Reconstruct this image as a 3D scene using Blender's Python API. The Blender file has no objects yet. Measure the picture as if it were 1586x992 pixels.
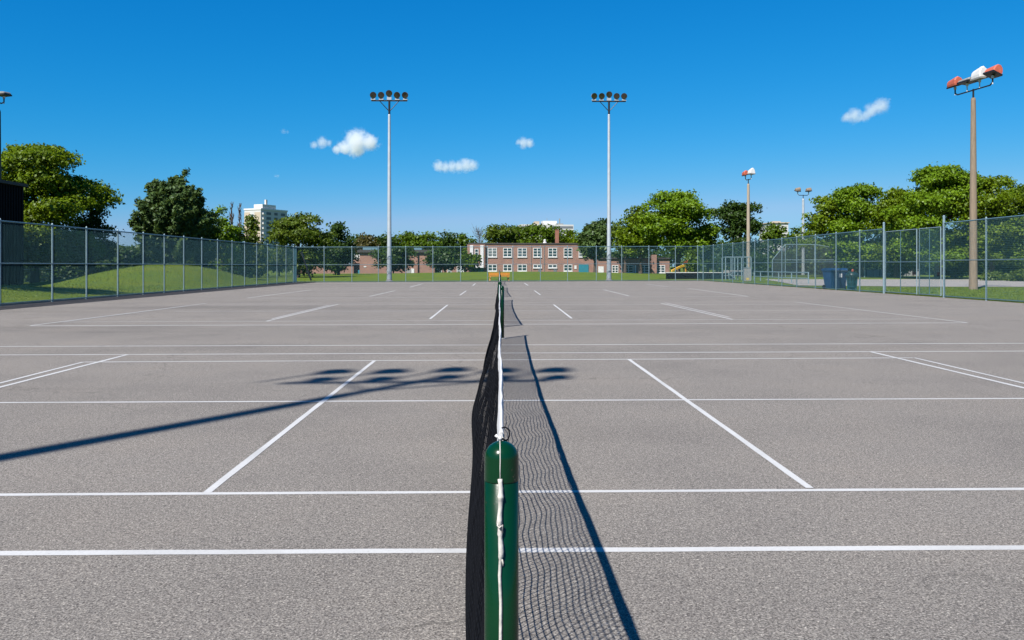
import bpy, bmesh, math, random
import numpy as np
from mathutils import Vector, Matrix, Quaternion

# ------------------------------------------------------------------ camera, sky, sun
SC = bpy.context.scene
COL = SC.collection
F_PX, CX, HY, EYE = 1300.0, 793.0, 413.0, 1.40      # focal length (px of a 1586 wide picture), centre, horizon row, eye height
YAW = math.atan(20.0 / F_PX)

cam_data = bpy.data.cameras.new('camera')
cam = bpy.data.objects.new('camera', cam_data)
COL.objects.link(cam)
cam.location = (0, 0, EYE)
cam.rotation_euler = (math.radians(90), 0, -YAW)
cam_data.sensor_width = 36.0
cam_data.lens = 36.0 * F_PX / 1586.0
cam_data.shift_y = -(496.0 - HY) / 1586.0
cam_data.clip_start = 0.05
cam_data.clip_end = 6000
SC.camera = cam

SUN_TO = Vector((-0.52, -0.78, 1.0)).normalized()
SKY_UNIT = 0.09 * 1.11
SKY_CAP = (0.30, 0.60, 0.86)
SKY_SLOPE = ((1.75, 3.18), (0.72, 0.92), (1.02, 0.63))
world = bpy.data.worlds.new('World')
SC.world = world
world.use_nodes = True
wn, wl = world.node_tree.nodes, world.node_tree.links
wn.clear()
w_out = wn.new('ShaderNodeOutputWorld')
w_bg = wn.new('ShaderNodeBackground')
w_sky = wn.new('ShaderNodeTexSky')
w_sky.sky_type = 'NISHITA'
w_sky.sun_disc = False
w_sky.sun_elevation = math.asin(SUN_TO.z)
w_sky.sun_rotation = math.atan2(SUN_TO.x, SUN_TO.y)
w_sky.altitude = 100
w_sky.air_density = 1.0
w_sky.dust_density = 0.3
w_sky.ozone_density = 3.0
# deep clear-day blue: each channel of the sky gets its own slope
w_sep = wn.new('ShaderNodeSeparateColor')
w_com = wn.new('ShaderNodeCombineColor')
wl.new(w_sky.outputs[0], w_sep.inputs[0])
for ch, (gain, power) in enumerate(SKY_SLOPE):
    w_in = wn.new('ShaderNodeMath'); w_in.operation = 'MULTIPLY'; w_in.inputs[1].default_value = SKY_UNIT
    w_pw = wn.new('ShaderNodeMath'); w_pw.operation = 'POWER'; w_pw.inputs[1].default_value = power
    w_ml = wn.new('ShaderNodeMath'); w_ml.operation = 'MULTIPLY'; w_ml.inputs[1].default_value = gain / SKY_UNIT
    wl.new(w_sep.outputs[ch], w_in.inputs[0]); wl.new(w_in.outputs[0], w_pw.inputs[0])
    w_cap = wn.new('ShaderNodeMath'); w_cap.operation = 'SMOOTH_MIN'
    w_cap.inputs[1].default_value = SKY_CAP[ch] / SKY_UNIT; w_cap.inputs[2].default_value = 0.05 / SKY_UNIT
    wl.new(w_pw.outputs[0], w_ml.inputs[0]); wl.new(w_ml.outputs[0], w_cap.inputs[0]); wl.new(w_cap.outputs[0], w_com.inputs[ch])
wl.new(w_com.outputs[0], w_bg.inputs['Color'])
w_bg.inputs['Strength'].default_value = 0.05
wl.new(w_bg.outputs[0], w_out.inputs['Surface'])

sun_data = bpy.data.lights.new('sun', 'SUN')
sun_data.energy = 5.0
sun_data.angle = math.radians(0.53)
sun_data.color = (1.0, 0.95, 0.88)
sun = bpy.data.objects.new('sun', sun_data)
COL.objects.link(sun)
sun.rotation_euler = (-SUN_TO).to_track_quat('-Z', 'Y').to_euler()
sun.location = (0, 0, 60)

SC.view_settings.view_transform = 'Standard'
SC.view_settings.look = 'None'
SC.view_settings.exposure = 1.0
SC.view_settings.gamma = 1.0
SC.cycles.use_denoising = True
SC.cycles.max_bounces = 6
SC.cycles.transparent_max_bounces = 16
SC.cycles.volume_bounces = 6
SC.cycles.volume_step_rate = 0.35

rng = random.Random(7)

# ------------------------------------------------------------------ site survey helpers
FWD = Vector((math.sin(YAW), math.cos(YAW), 0))
RGT = Vector((math.cos(YAW), -math.sin(YAW), 0))
def ray(px):
    return FWD + RGT * ((px - CX) / F_PX)
def G(px, py, z=0.0):                       # a spot on the ground plane
    d = F_PX * (EYE - z) / (py - HY)
    p = ray(px) * d
    return Vector((p.x, p.y, z))
def D(px, d, z=0.0):                        # a spot at depth d
    p = ray(px) * d
    return Vector((p.x, p.y, z))
def ht(py, d):                              # height of a row at depth d
    return EYE - (py - HY) / F_PX * d
def on_x(px, X):                            # where a bearing meets the line x = X
    r = ray(px)
    return Vector((X, X / r.x * r.y, 0))
def on_line(px, A, B):                      # where a bearing meets the ground line A-B
    r = ray(px)
    dx, dy = B.x - A.x, B.y - A.y
    # A + t*(dx,dy) = s*(r.x,r.y)
    det = dx * (-r.y) - dy * (-r.x)
    t = ((-A.x) * (-r.y) - (-A.y) * (-r.x)) / det
    return Vector((A.x + t * dx, A.y + t * dy, 0))

# ------------------------------------------------------------------ materials
MATS = {}
ALB = 0.62
def mat(name, col, rough=0.7, var=0.12, scale=8.0, metal=0.0, bump=0.0, spec=0.5, coat=0.0, stretch=(1, 1, 1)):
    if name in MATS:
        return MATS[name]
    m = bpy.data.materials.new(name)
    m.use_nodes = True
    nt = m.node_tree
    b = nt.nodes['Principled BSDF']
    b.inputs['Roughness'].default_value = rough
    b.inputs['Metallic'].default_value = metal
    b.inputs['Specular IOR Level'].default_value = spec
    b.inputs['Coat Weight'].default_value = coat
    b.inputs['Coat Roughness'].default_value = 0.08
    tc = nt.nodes.new('ShaderNodeTexCoord')
    mp = nt.nodes.new('ShaderNodeMapping')
    mp.inputs['Scale'].default_value = stretch
    nz = nt.nodes.new('ShaderNodeTexNoise')
    nz.inputs['Scale'].default_value = scale
    nz.inputs['Detail'].default_value = 4
    rp = nt.nodes.new('ShaderNodeValToRGB')
    rp.color_ramp.elements[0].position = 0.3
    rp.color_ramp.elements[1].position = 0.7
    col = [c * ALB for c in col]
    lo = [c * (1 - var) for c in col]
    hi = [min(1, c * (1 + var)) for c in col]
    rp.color_ramp.elements[0].color = (*lo, 1)
    rp.color_ramp.elements[1].color = (*hi, 1)
    nt.links.new(tc.outputs['Object'], mp.inputs['Vector'])
    nt.links.new(mp.outputs[0], nz.inputs['Vector'])
    nt.links.new(nz.outputs['Fac'], rp.inputs['Fac'])
    nt.links.new(rp.outputs['Color'], b.inputs['Base Color'])
    if bump:
        bp = nt.nodes.new('ShaderNodeBump')
        bp.inputs['Strength'].default_value = bump
        bp.inputs['Distance'].default_value = 0.01
        nt.links.new(nz.outputs['Fac'], bp.inputs['Height'])
        nt.links.new(bp.outputs[0], b.inputs['Normal'])
    MATS[name] = m
    return m

def N(nt, typ, **kw):
    n = nt.nodes.new(typ)
    for k, v in kw.items():
        if k.startswith('i_'):
            n.inputs[k[2:].replace('_', ' ')].default_value = v
        else:
            setattr(n, k, v)
    return n
def ramp(nt, src, stops):
    r = nt.nodes.new('ShaderNodeValToRGB')
    cr = r.color_ramp
    while len(cr.elements) < len(stops):
        cr.elements.new(0.5)
    for e, (p, c) in zip(cr.elements, stops):
        e.position = p
        e.color = (*c, 1) if len(c) == 3 else c
    nt.links.new(src, r.inputs['Fac'])
    return r.outputs['Color']
def mixc(nt, fac, a, b, blend='MIX'):
    m = nt.nodes.new('ShaderNodeMix')
    m.data_type = 'RGBA'
    m.blend_type = blend
    for sock, v in ((m.inputs[0], fac), (m.inputs[6], a), (m.inputs[7], b)):
        if isinstance(v, (int, float)):
            sock.default_value = v
        elif isinstance(v, tuple):
            sock.default_value = (*v, 1) if len(v) == 3 else v
        else:
            nt.links.new(v, sock)
    return m.outputs[2]

def asphalt_mat(name, tone, dark=1.0):
    m = bpy.data.materials.new(name)
    m.use_nodes = True
    nt = m.node_tree
    b = nt.nodes['Principled BSDF']
    b.inputs['Roughness'].default_value = 0.9
    b.inputs['Specular IOR Level'].default_value = 0.08
    tc = N(nt, 'ShaderNodeTexCoord').outputs['Object']
    grain = N(nt, 'ShaderNodeTexNoise', i_Scale=110.0, i_Detail=5.0, i_Roughness=0.75)
    nt.links.new(tc, grain.inputs['Vector'])
    vor = N(nt, 'ShaderNodeTexVoronoi', i_Scale=120.0)
    nt.links.new(tc, vor.inputs['Vector'])
    spot = N(nt, 'ShaderNodeTexNoise', i_Scale=24.0, i_Detail=3.0)
    nt.links.new(tc, spot.inputs['Vector'])
    big = N(nt, 'ShaderNodeTexNoise', i_Scale=0.55, i_Detail=5.0, i_Roughness=0.6)
    nt.links.new(tc, big.inputs['Vector'])
    mp = N(nt, 'ShaderNodeMapping')
    mp.inputs['Scale'].default_value = (0.035, 0.30, 1)
    nt.links.new(tc, mp.inputs['Vector'])
    streak = N(nt, 'ShaderNodeTexNoise', i_Scale=1.0, i_Detail=6.0, i_Roughness=0.62)
    nt.links.new(mp.outputs[0], streak.inputs['Vector'])
    t = tone
    c = ramp(nt, grain.outputs['Fac'], [(0.32, tuple(x * 0.22 for x in t)), (0.46, tuple(x * 0.82 for x in t)), (0.54, tuple(x * 1.15 for x in t)), (0.68, tuple(x * 2.2 for x in t))])
    c2 = ramp(nt, vor.outputs['Distance'], [(0.0, (1.12, 1.1, 1.08)), (0.55, (1.0, 1.0, 1.0)), (0.9, (0.72, 0.72, 0.74))])
    c = mixc(nt, 1.0, c, c2, 'MULTIPLY')
    peb = N(nt, 'ShaderNodeTexNoise', i_Scale=68.0, i_Detail=3.0, i_Roughness=0.75, i_Distortion=0.8)
    nt.links.new(tc, peb.inputs['Vector'])
    c6 = ramp(nt, peb.outputs['Fac'], [(0.32, (0.38, 0.38, 0.39)), (0.45, (0.90, 0.90, 0.90)), (0.55, (1.06, 1.06, 1.06)), (0.68, (1.75, 1.74, 1.70))])
    c = mixc(nt, 1.0, c, c6, 'MULTIPLY')
    c3 = ramp(nt, spot.outputs['Fac'], [(0.33, (0.90, 0.89, 0.89)), (0.67, (1.08, 1.08, 1.07))])
    c = mixc(nt, 1.0, c, c3, 'MULTIPLY')
    c4 = ramp(nt, big.outputs['Fac'], [(0.3, (0.88, 0.88, 0.89)), (0.5, (1.0, 1.0, 1.0)), (0.75, (1.08, 1.06, 1.04))])
    c = mixc(nt, 1.0, c, c4, 'MULTIPLY')
    c5 = ramp(nt, streak.outputs['Fac'], [(0.30, (0.78, 0.78, 0.79)), (0.42, (0.97, 0.97, 0.97)), (0.6, (1.03, 1.03, 1.03)), (0.72, (1.1, 1.1, 1.1))])
    c = mixc(nt, 1.0, c, c5, 'MULTIPLY')
    # hairline cracks wandering over the slab
    wob = N(nt, 'ShaderNodeTexNoise', i_Scale=1.7, i_Detail=4.0)
    nt.links.new(tc, wob.inputs['Vector'])
    addv = N(nt, 'ShaderNodeVectorMath', operation='ADD')
    nt.links.new(tc, addv.inputs[0])
    nt.links.new(wob.outputs['Color'], addv.inputs[1])
    cr = N(nt, 'ShaderNodeTexVoronoi', feature='DISTANCE_TO_EDGE', i_Scale=0.16)
    nt.links.new(addv.outputs[0], cr.inputs['Vector'])
    cm = ramp(nt, cr.outputs['Distance'], [(0.0, (1, 1, 1)), (0.0030, (0, 0, 0))])
    msk = ramp(nt, big.outputs['Fac'], [(0.42, (0, 0, 0)), (0.58, (0.6, 0.6, 0.6))])
    cf = mixc(nt, 1.0, cm, msk, 'MULTIPLY')
    c = mixc(nt, cf, c, tuple(x * 0.4 for x in t))
    sp = N(nt, 'ShaderNodeTexVoronoi', i_Scale=1.9, i_Randomness=1.0)
    nt.links.new(tc, sp.inputs['Vector'])
    spm = ramp(nt, sp.outputs['Distance'], [(0.0, (1, 1, 1)), (0.012, (1, 1, 1)), (0.02, (0, 0, 0))])
    c = mixc(nt, spm, c, tuple(x * 0.25 for x in t))
    nt.links.new(c, b.inputs['Base Color'])
    bp = N(nt, 'ShaderNodeBump', i_Strength=0.75, i_Distance=0.006)
    nt.links.new(grain.outputs['Fac'], bp.inputs['Height'])
    nt.links.new(bp.outputs[0], b.inputs['Normal'])
    return m

def grass_mat():
    m = bpy.data.materials.new('lawn')
    m.use_nodes = True
    nt = m.node_tree
    b = nt.nodes['Principled BSDF']
    b.inputs['Roughness'].default_value = 0.9
    b.inputs['Specular IOR Level'].default_value = 0.15
    tc = N(nt, 'ShaderNodeTexCoord').outputs['Object']
    a = N(nt, 'ShaderNodeTexNoise', i_Scale=14.0, i_Detail=6.0, i_Roughness=0.7)
    nt.links.new(tc, a.inputs['Vector'])
    g = N(nt, 'ShaderNodeTexNoise', i_Scale=0.35, i_Detail=5.0)
    nt.links.new(tc, g.inputs['Vector'])
    c = ramp(nt, a.outputs['Fac'], [(0.25, (0.030, 0.052, 0.003)), (0.5, (0.082, 0.122, 0.008)), (0.75, (0.145, 0.172, 0.018))])
    c2 = ramp(nt, g.outputs['Fac'], [(0.3, (0.86, 0.93, 0.85)), (0.5, (1.0, 1.0, 1.0)), (0.68, (1.22, 1.08, 1.0)), (0.8, (1.5, 1.15, 1.3))])
    c = mixc(nt, 1.0, c, c2, 'MULTIPLY')
    nt.links.new(c, b.inputs['Base Color'])
    bp = N(nt, 'ShaderNodeBump', i_Strength=0.9, i_Distance=0.08)
    nt.links.new(a.outputs['Fac'], bp.inputs['Height'])
    nt.links.new(bp.outputs[0], b.inputs['Normal'])
    return m

def leaf_mat(name, col, tr=0.35, var=0.30):
    m = bpy.data.materials.new(name)
    m.use_nodes = True
    nt = m.node_tree
    nt.nodes.remove(nt.nodes['Principled BSDF'])
    out = nt.nodes['Material Output']
    tc = N(nt, 'ShaderNodeTexCoord').outputs['Object']
    a = N(nt, 'ShaderNodeTexNoise', i_Scale=0.9, i_Detail=3.0)
    nt.links.new(tc, a.inputs['Vector'])
    geo = N(nt, 'ShaderNodeNewGeometry')
    c = ramp(nt, a.outputs['Fac'], [(0.3, tuple(x * (1 - var) for x in col)), (0.55, col), (0.75, (col[0] * (1 + var * 1.3), col[1] * (1 + var), col[2] * (1 + var * 0.5)))])
    c2 = ramp(nt, geo.outputs['Random Per Island'], [(0.0, (0.78, 0.84, 0.82)), (0.5, (1, 1, 1)), (1.0, (1.16, 1.08, 0.95))])
    c = mixc(nt, 1.0, c, c2, 'MULTIPLY')
    d = N(nt, 'ShaderNodeBsdfDiffuse')
    t = N(nt, 'ShaderNodeBsdfTranslucent')
    g = N(nt, 'ShaderNodeBsdfGlossy', i_Roughness=0.45)
    nt.links.new(c, d.inputs['Color'])
    ct = mixc(nt, 1.0, c, (1.25, 1.15, 0.55), 'MULTIPLY')
    nt.links.new(ct, t.inputs['Color'])
    g.inputs['Color'].default_value = (0.9, 0.95, 1.0, 1)
    s1 = N(nt, 'ShaderNodeMixShader'); s1.inputs[0].default_value = tr
    nt.links.new(d.outputs[0], s1.inputs[1]); nt.links.new(t.outputs[0], s1.inputs[2])
    s2 = N(nt, 'ShaderNodeMixShader'); s2.inputs[0].default_value = 0.012
    nt.links.new(s1.outputs[0], s2.inputs[1]); nt.links.new(g.outputs[0], s2.inputs[2])
    nt.links.new(s2.outputs[0], out.inputs['Surface'])
    return m

def brick_mat(name, c1, c2):
    m = bpy.data.materials.new(name)
    m.use_nodes = True
    nt = m.node_tree
    b = nt.nodes['Principled BSDF']
    b.inputs['Roughness'].default_value = 0.9
    tc = N(nt, 'ShaderNodeTexCoord').outputs['Object']
    mp = N(nt, 'ShaderNodeMapping')
    mp.inputs['Rotation'].default_value = (math.radians(90), 0, 0)
    nt.links.new(tc, mp.inputs['Vector'])
    br = N(nt, 'ShaderNodeTexBrick', i_Scale=4.4)
    br.inputs['Color1'].default_value = (*c1, 1)
    br.inputs['Color2'].default_value = (*c2, 1)
    br.inputs['Mortar'].default_value = (0.21, 0.17, 0.145, 1)
    br.inputs['Mortar Size'].default_value = 0.012
    nt.links.new(mp.outputs[0], br.inputs['Vector'])
    nz = N(nt, 'ShaderNodeTexNoise', i_Scale=0.8, i_Detail=5.0)
    nt.links.new(tc, nz.inputs['Vector'])
    c = mixc(nt, 1.0, br.outputs['Color'], ramp(nt, nz.outputs['Fac'], [(0.3, (0.85, 0.85, 0.87)), (0.7, (1.1, 1.08, 1.05))]), 'MULTIPLY')
    nt.links.new(c, b.inputs['Base Color'])
    return m

M_ASPH = asphalt_mat('court_asphalt', (0.166, 0.154, 0.140))
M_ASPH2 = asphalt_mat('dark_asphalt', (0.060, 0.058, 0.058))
M_GRASS = grass_mat()
M_GRAVEL = mat('pale_gravel', (0.36, 0.33, 0.30), 0.95, 0.15, 6)
M_CONC = mat('concrete', (0.36, 0.36, 0.36), 0.9, 0.15, 5, bump=0.2)
M_GALV = mat('galvanised_steel', (0.32, 0.44, 0.49), 0.42, 0.14, 14, metal=0.35)
M_GALVT = mat('teal_coated_steel', (0.15, 0.28, 0.34), 0.5, 0.15, 14, metal=0.15)
M_WIRE = mat('coated_wire', (0.075, 0.20, 0.245), 0.5, 0.1, 4, metal=0.1)
M_POLEW = mat('pale_pole_steel', (0.60, 0.66, 0.70), 0.4, 0.07, 3, metal=0.3)
M_DKMET = mat('dark_metal', (0.02, 0.02, 0.022), 0.45, 0.2, 10, metal=0.3)
M_LENS = mat('lamp_glass', (0.03, 0.025, 0.018), 0.15, 0.3, 6, spec=0.8)
M_REFL = mat('lamp_housing', (0.60, 0.60, 0.60), 0.35, 0.05, 6, metal=0.4)
M_RED = mat('faded_red_paint', (0.58, 0.13, 0.07), 0.55, 0.15, 5)
M_GREY = mat('grey_paint', (0.30, 0.30, 0.29), 0.6, 0.15, 5)
M_WHITE = mat('white_paint', (0.78, 0.78, 0.77), 0.6, 0.06, 4)
M_GREEN = mat('green_post_paint', (0.001, 0.036, 0.012), 0.2, 0.12, 7, spec=0.25, coat=0.10)
M_NET = mat('black_net_cord', (0.006, 0.007, 0.010), 0.95, 0.3, 30, spec=0.08)
M_TAPE = mat('white_canvas_tape', (0.74, 0.74, 0.74), 0.85, 0.1, 20, bump=0.3)
M_ROPE = mat('dirty_white_rope', (0.66, 0.63, 0.57), 0.9, 0.18, 40, bump=0.4)
M_WOODP = mat('weathered_pole_wood', (0.27, 0.205, 0.145), 0.85, 0.25, 6, bump=0.3, stretch=(6, 6, 0.3))
M_TAN = mat('pale_tan_pole', (0.40, 0.33, 0.25), 0.8, 0.2, 4, stretch=(5, 5, 0.3))
M_BARK = mat('bark', (0.10, 0.075, 0.055), 0.95, 0.35, 9, bump=0.6, stretch=(3, 3, 0.6))
M_BLUE = mat('blue_plastic', (0.012, 0.075, 0.21), 0.45, 0.12, 5)
M_NAVY = mat('navy_plastic', (0.010, 0.035, 0.10), 0.45, 0.12, 5)
M_ORANGE = mat('orange_paint', (0.62, 0.25, 0.012), 0.55, 0.1, 5)
M_BLACKW = mat('dark_cladding', (0.006, 0.007, 0.010), 0.85, 0.25, 2, spec=0.1)
M_GLASS = mat('window_glass', (0.022, 0.06, 0.066), 0.12, 0.5, 0.7, spec=0.7)
M_GLASS2 = mat('window_glass_blind', (0.16, 0.20, 0.20), 0.2, 0.6, 0.9, spec=0.6)
M_GLASS3 = mat('window_glass_grey', (0.06, 0.10, 0.12), 0.15, 0.6, 1.3, spec=0.7)
M_BRICK = brick_mat('school_brick', (0.235, 0.128, 0.096), (0.19, 0.098, 0.074))
M_BRICKC = brick_mat('chimney_brick', (0.22, 0.085, 0.048), (0.18, 0.066, 0.04))
M_TEAL = mat('teal_panel', (0.02, 0.22, 0.30), 0.5, 0.12, 3)
M_ROOF = mat('dark_roofing', (0.055, 0.05, 0.05), 0.85, 0.2, 2)
M_BEIGE = mat('beige_render', (0.55, 0.46, 0.35), 0.85, 0.06, 0.3)
M_PALE = mat('pale_render', (0.62, 0.62, 0.62), 0.8, 0.05, 0.3)
M_BALC = mat('balcony_shade', (0.16, 0.18, 0.21), 0.8, 0.1, 0.3)
M_YEL = mat('yellow_plastic', (0.75, 0.42, 0.02), 0.4, 0.08, 4)

def chip_paint():
    nt = M_GREEN.node_tree
    b = nt.nodes['Principled BSDF']
    src = b.inputs['Base Color'].links[0].from_socket
    tc = N(nt, 'ShaderNodeTexCoord').outputs['Object']
    a = N(nt, 'ShaderNodeTexNoise', i_Scale=95.0, i_Detail=4.0, i_Roughness=0.7)
    nt.links.new(tc, a.inputs['Vector'])
    g = N(nt, 'ShaderNodeTexNoise', i_Scale=9.0, i_Detail=2.0)
    nt.links.new(tc, g.inputs['Vector'])
    mu = N(nt, 'ShaderNodeMath', operation='MULTIPLY')
    nt.links.new(a.outputs['Fac'], mu.inputs[0]); nt.links.new(g.outputs['Fac'], mu.inputs[1])
    chips = ramp(nt, mu.outputs[0], [(0.405, (0, 0, 0)), (0.425, (1, 1, 1))])
    nt.links.new(mixc(nt, chips, src, (0.055, 0.045, 0.035)), b.inputs['Base Color'])
    rr_ = ramp(nt, g.outputs['Fac'], [(0.3, (0.16, 0.16, 0.16)), (0.7, (0.34, 0.34, 0.34))])
    nt.links.new(rr_, b.inputs['Roughness'])
    bp = N(nt, 'ShaderNodeBump', i_Strength=0.08, i_Distance=0.002)
    nt.links.new(a.outputs['Fac'], bp.inputs['Height']); nt.links.new(bp.outputs[0], b.inputs['Normal'])
chip_paint()
def line_mat():
    m = bpy.data.materials.new('worn_line_paint')
    m.use_nodes = True
    nt = m.node_tree
    b = nt.nodes['Principled BSDF']
    b.inputs['Roughness'].default_value = 0.8
    tc = N(nt, 'ShaderNodeTexCoord').outputs['Object']
    a = N(nt, 'ShaderNodeTexNoise', i_Scale=60.0, i_Detail=5.0, i_Roughness=0.7)
    nt.links.new(tc, a.inputs['Vector'])
    g = N(nt, 'ShaderNodeTexNoise', i_Scale=1.3, i_Detail=4.0)
    nt.links.new(tc, g.inputs['Vector'])
    c = ramp(nt, a.outputs['Fac'], [(0.27, (0.20, 0.195, 0.19)), (0.36, (0.35, 0.35, 0.345)), (0.6, (0.40, 0.40, 0.395))])
    c2 = ramp(nt, g.outputs['Fac'], [(0.32, (0.86, 0.86, 0.86)), (0.55, (1, 1, 1))])
    nt.links.new(mixc(nt, 1.0, c, c2, 'MULTIPLY'), b.inputs['Base Color'])
    return m
M_LINE = line_mat()
M_LINEF = mat('faded_line_paint', (0.46, 0.45, 0.44), 0.85, 0.12, 3)

# ------------------------------------------------------------------ mesh builder
class MB:
    def __init__(self):
        self.v, self.f, self.mi, self.cur = [], [], [], 0
    def add(self, vs, fs):
        o = len(self.v)
        self.v += [tuple(p) for p in vs]
        self.f += [tuple(i + o for i in f) for f in fs]
        self.mi += [self.cur] * len(fs)
    def quad(self, a, b, c, d):
        self.add([a, b, c, d], [(0, 1, 2, 3)])
    def box(self, lo, hi, M=None):
        x0, y0, z0 = lo; x1, y1, z1 = hi
        vs = [Vector(p) for p in ((x0,y0,z0),(x1,y0,z0),(x1,y1,z0),(x0,y1,z0),(x0,y0,z1),(x1,y0,z1),(x1,y1,z1),(x0,y1,z1))]
        if M is not None:
            vs = [M @ p for p in vs]
        self.add(vs, [(0,3,2,1),(4,5,6,7),(0,1,5,4),(1,2,6,5),(2,3,7,6),(3,0,4,7)])
    def tube(self, pts, r, n=8, cap=True):
        pts = [Vector(p) for p in pts]
        if not isinstance(r, (list, tuple)):
            r = [r] * len(pts)
        vs, fs = [], []
        up = None
        for i, p in enumerate(pts):
            t = (pts[min(i + 1, len(pts) - 1)] - pts[max(i - 1, 0)])
            if t.length < 1e-9: t = Vector((0, 0, 1))
            t.normalize()
            if up is None:
                up = Vector((0, 0, 1)) if abs(t.z) < 0.9 else Vector((1, 0, 0))
            a = t.cross(up)
            if a.length < 1e-6:
                a = t.cross(Vector((0, 1, 0)))
            a.normalize()
            b = a.cross(t); b.normalize()
            up = b
            for k in range(n):
                w = 2 * math.pi * k / n
                vs.append(p + (a * math.cos(w) + b * math.sin(w)) * r[i])
        for i in range(len(pts) - 1):
            for k in range(n):
                k2 = (k + 1) % n
                fs.append((i*n + k, i*n + k2, (i+1)*n + k2, (i+1)*n + k))
        if cap:
            fs.append(tuple(range(n - 1, -1, -1)))
            fs.append(tuple((len(pts)-1)*n + k for k in range(n)))
        self.add(vs, fs)
    def lathe(self, prof, c=(0, 0, 0), n=20, M=None):
        vs, fs = [], []
        c = Vector(c)
        for (r, z) in prof:
            for k in range(n):
                w = 2 * math.pi * k / n
                p = Vector((r * math.cos(w), r * math.sin(w), z))
                if M is not None: p = M @ p
                vs.append(p + c)
        for i in range(len(prof) - 1):
            for k in range(n):
                k2 = (k + 1) % n
                fs.append((i*n + k, i*n + k2, (i+1)*n + k2, (i+1)*n + k))
        fs.append(tuple(range(n - 1, -1, -1)))
        fs.append(tuple((len(prof)-1)*n + k for k in range(n)))
        self.add(vs, fs)
    def mesh(self, name, mats, smooth=False):
        me = bpy.data.meshes.new(name)
        me.from_pydata(self.v, [], self.f)
        for m in (mats if isinstance(mats, (list, tuple)) else [mats]):
            me.materials.append(m)
        me.polygons.foreach_set('material_index', self.mi)
        if smooth:
            me.polygons.foreach_set('use_smooth', [True] * len(me.polygons))
        me.update()
        return me
    def build(self, name, mats, parent=None, smooth=False):
        o = bpy.data.objects.new(name, self.mesh(name, mats, smooth))
        COL.objects.link(o)
        if parent is not None: o.parent = parent
        if smooth:
            md = None
        return o

def soften(o, w=0.01, seg=2):
    md = o.modifiers.new('bevel', 'BEVEL')
    md.width = w; md.segments = seg; md.limit_method = 'ANGLE'
    return o
def thing(name, label, cat, loc=(0, 0, 0), rz=0.0, group=None):
    o = bpy.data.objects.new(name, None)
    COL.objects.link(o)
    o.empty_display_size = 0.2
    o.location = loc; o.rotation_euler = (0, 0, rz)
    tag(o, label, cat, group)
    return o
def tag(o, label, cat, group=None):
    o['label'] = label; o['category'] = cat
    if group: o['group'] = group
    return o
def setting(o, kind='structure'):
    o['kind'] = kind
    return o
def dup_tree(root, loc, rz=None, label=None):
    r = root.copy(); COL.objects.link(r)
    r.location = loc
    if rz is not None: r.rotation_euler = (0, 0, rz)
    if label: r['label'] = label
    for ch in list(root.children):
        c = ch.copy(); COL.objects.link(c); c.parent = r
        for g in list(ch.children):
            d = g.copy(); COL.objects.link(d); d.parent = c
    return r

# ------------------------------------------------------------------ ground
XL, XR = -17.7, 19.95
FL, FR = Vector((XL, 73.5, 0)), Vector((XR, 81.8, 0))
def sstep(a, b, x):
    t = np.clip((x - a) / (b - a), 0, 1)
    return t * t * (3 - 2 * t)
def terrain(x, y):
    z = 1.60 * np.exp(-0.5 * (((x + 25.0) / 4.2) ** 2 + ((y - 63.5) / 6.0) ** 2))
    z += 0.62 * np.exp(-0.5 * (((x + 24.5) / 3.2) ** 2 + ((y - 37) / 6.5) ** 2))
    z = z * sstep(-18.7, -21.6, x)
    amp = 0.16 + 0.42 * np.exp(-0.5 * ((x - 4) / 14.0) ** 2)
    z += amp * sstep(84, 120, y) * (1 - sstep(135, 172, y))
    return z - 0.03
def build_ground():
    xs = np.unique(np.concatenate([np.linspace(-2500, -120, 14), np.linspace(-120, -45, 16), np.linspace(-45, 45, 121), np.linspace(45, 120, 16), np.linspace(120, 2500, 14)]))
    ys = np.unique(np.concatenate([np.linspace(-300, -20, 8), np.linspace(-20, 190, 181), np.linspace(190, 300, 12), np.linspace(300, 4500, 16)]))
    X, Y = np.meshgrid(xs, ys)
    Z = terrain(X, Y)
    rr = np.random.RandomState(3)
    Z += np.where((np.abs(X) > 21) | (Y > 84), rr.uniform(-0.012, 0.012, X.shape), 0)
    vs = np.stack([X, Y, Z], -1).reshape(-1, 3)
    nx, ny = len(xs), len(ys)
    fs = [(j*nx + i, j*nx + i + 1, (j+1)*nx + i + 1, (j+1)*nx + i) for j in range(ny - 1) for i in range(nx - 1)]
    me = bpy.data.meshes.new('lawn')
    me.from_pydata(vs.tolist(), [], fs)
    me.materials.append(M_GRASS)
    me.polygons.foreach_set('use_smooth', [True] * len(me.polygons))
    o = bpy.data.objects.new('lawn', me)
    COL.objects.link(o)
    setting(o)
build_ground()

m = MB()
m.add([(XL + 1.75, -25, 0), (XR + 0.05, -25, 0), (FR.x + 0.05, FR.y + 0.1, 0), (XL + 1.75, FL.y + 0.45, 0)], [(0, 1, 2, 3)])
setting(m.build('court_surface', M_ASPH))
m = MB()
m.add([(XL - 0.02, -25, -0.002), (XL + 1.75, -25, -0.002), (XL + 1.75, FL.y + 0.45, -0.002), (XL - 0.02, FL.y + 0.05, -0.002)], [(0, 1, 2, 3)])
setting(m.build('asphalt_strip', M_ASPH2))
m = MB()
m.box((XL - 0.55, -25, -0.1), (XL - 0.06, FL.y, 0.05))
setting(m.build('concrete_kerb', M_CONC))
m = MB()
m.box((0, 0.06, -0.1), ((FR - FL).length, 0.32, 0.03), Matrix.Translation(FL) @ Matrix.Rotation(math.atan2(FR.y - FL.y, FR.x - FL.x), 4, 'Z'))
setting(m.build('concrete_edging', M_CONC))
m = MB()
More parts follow.
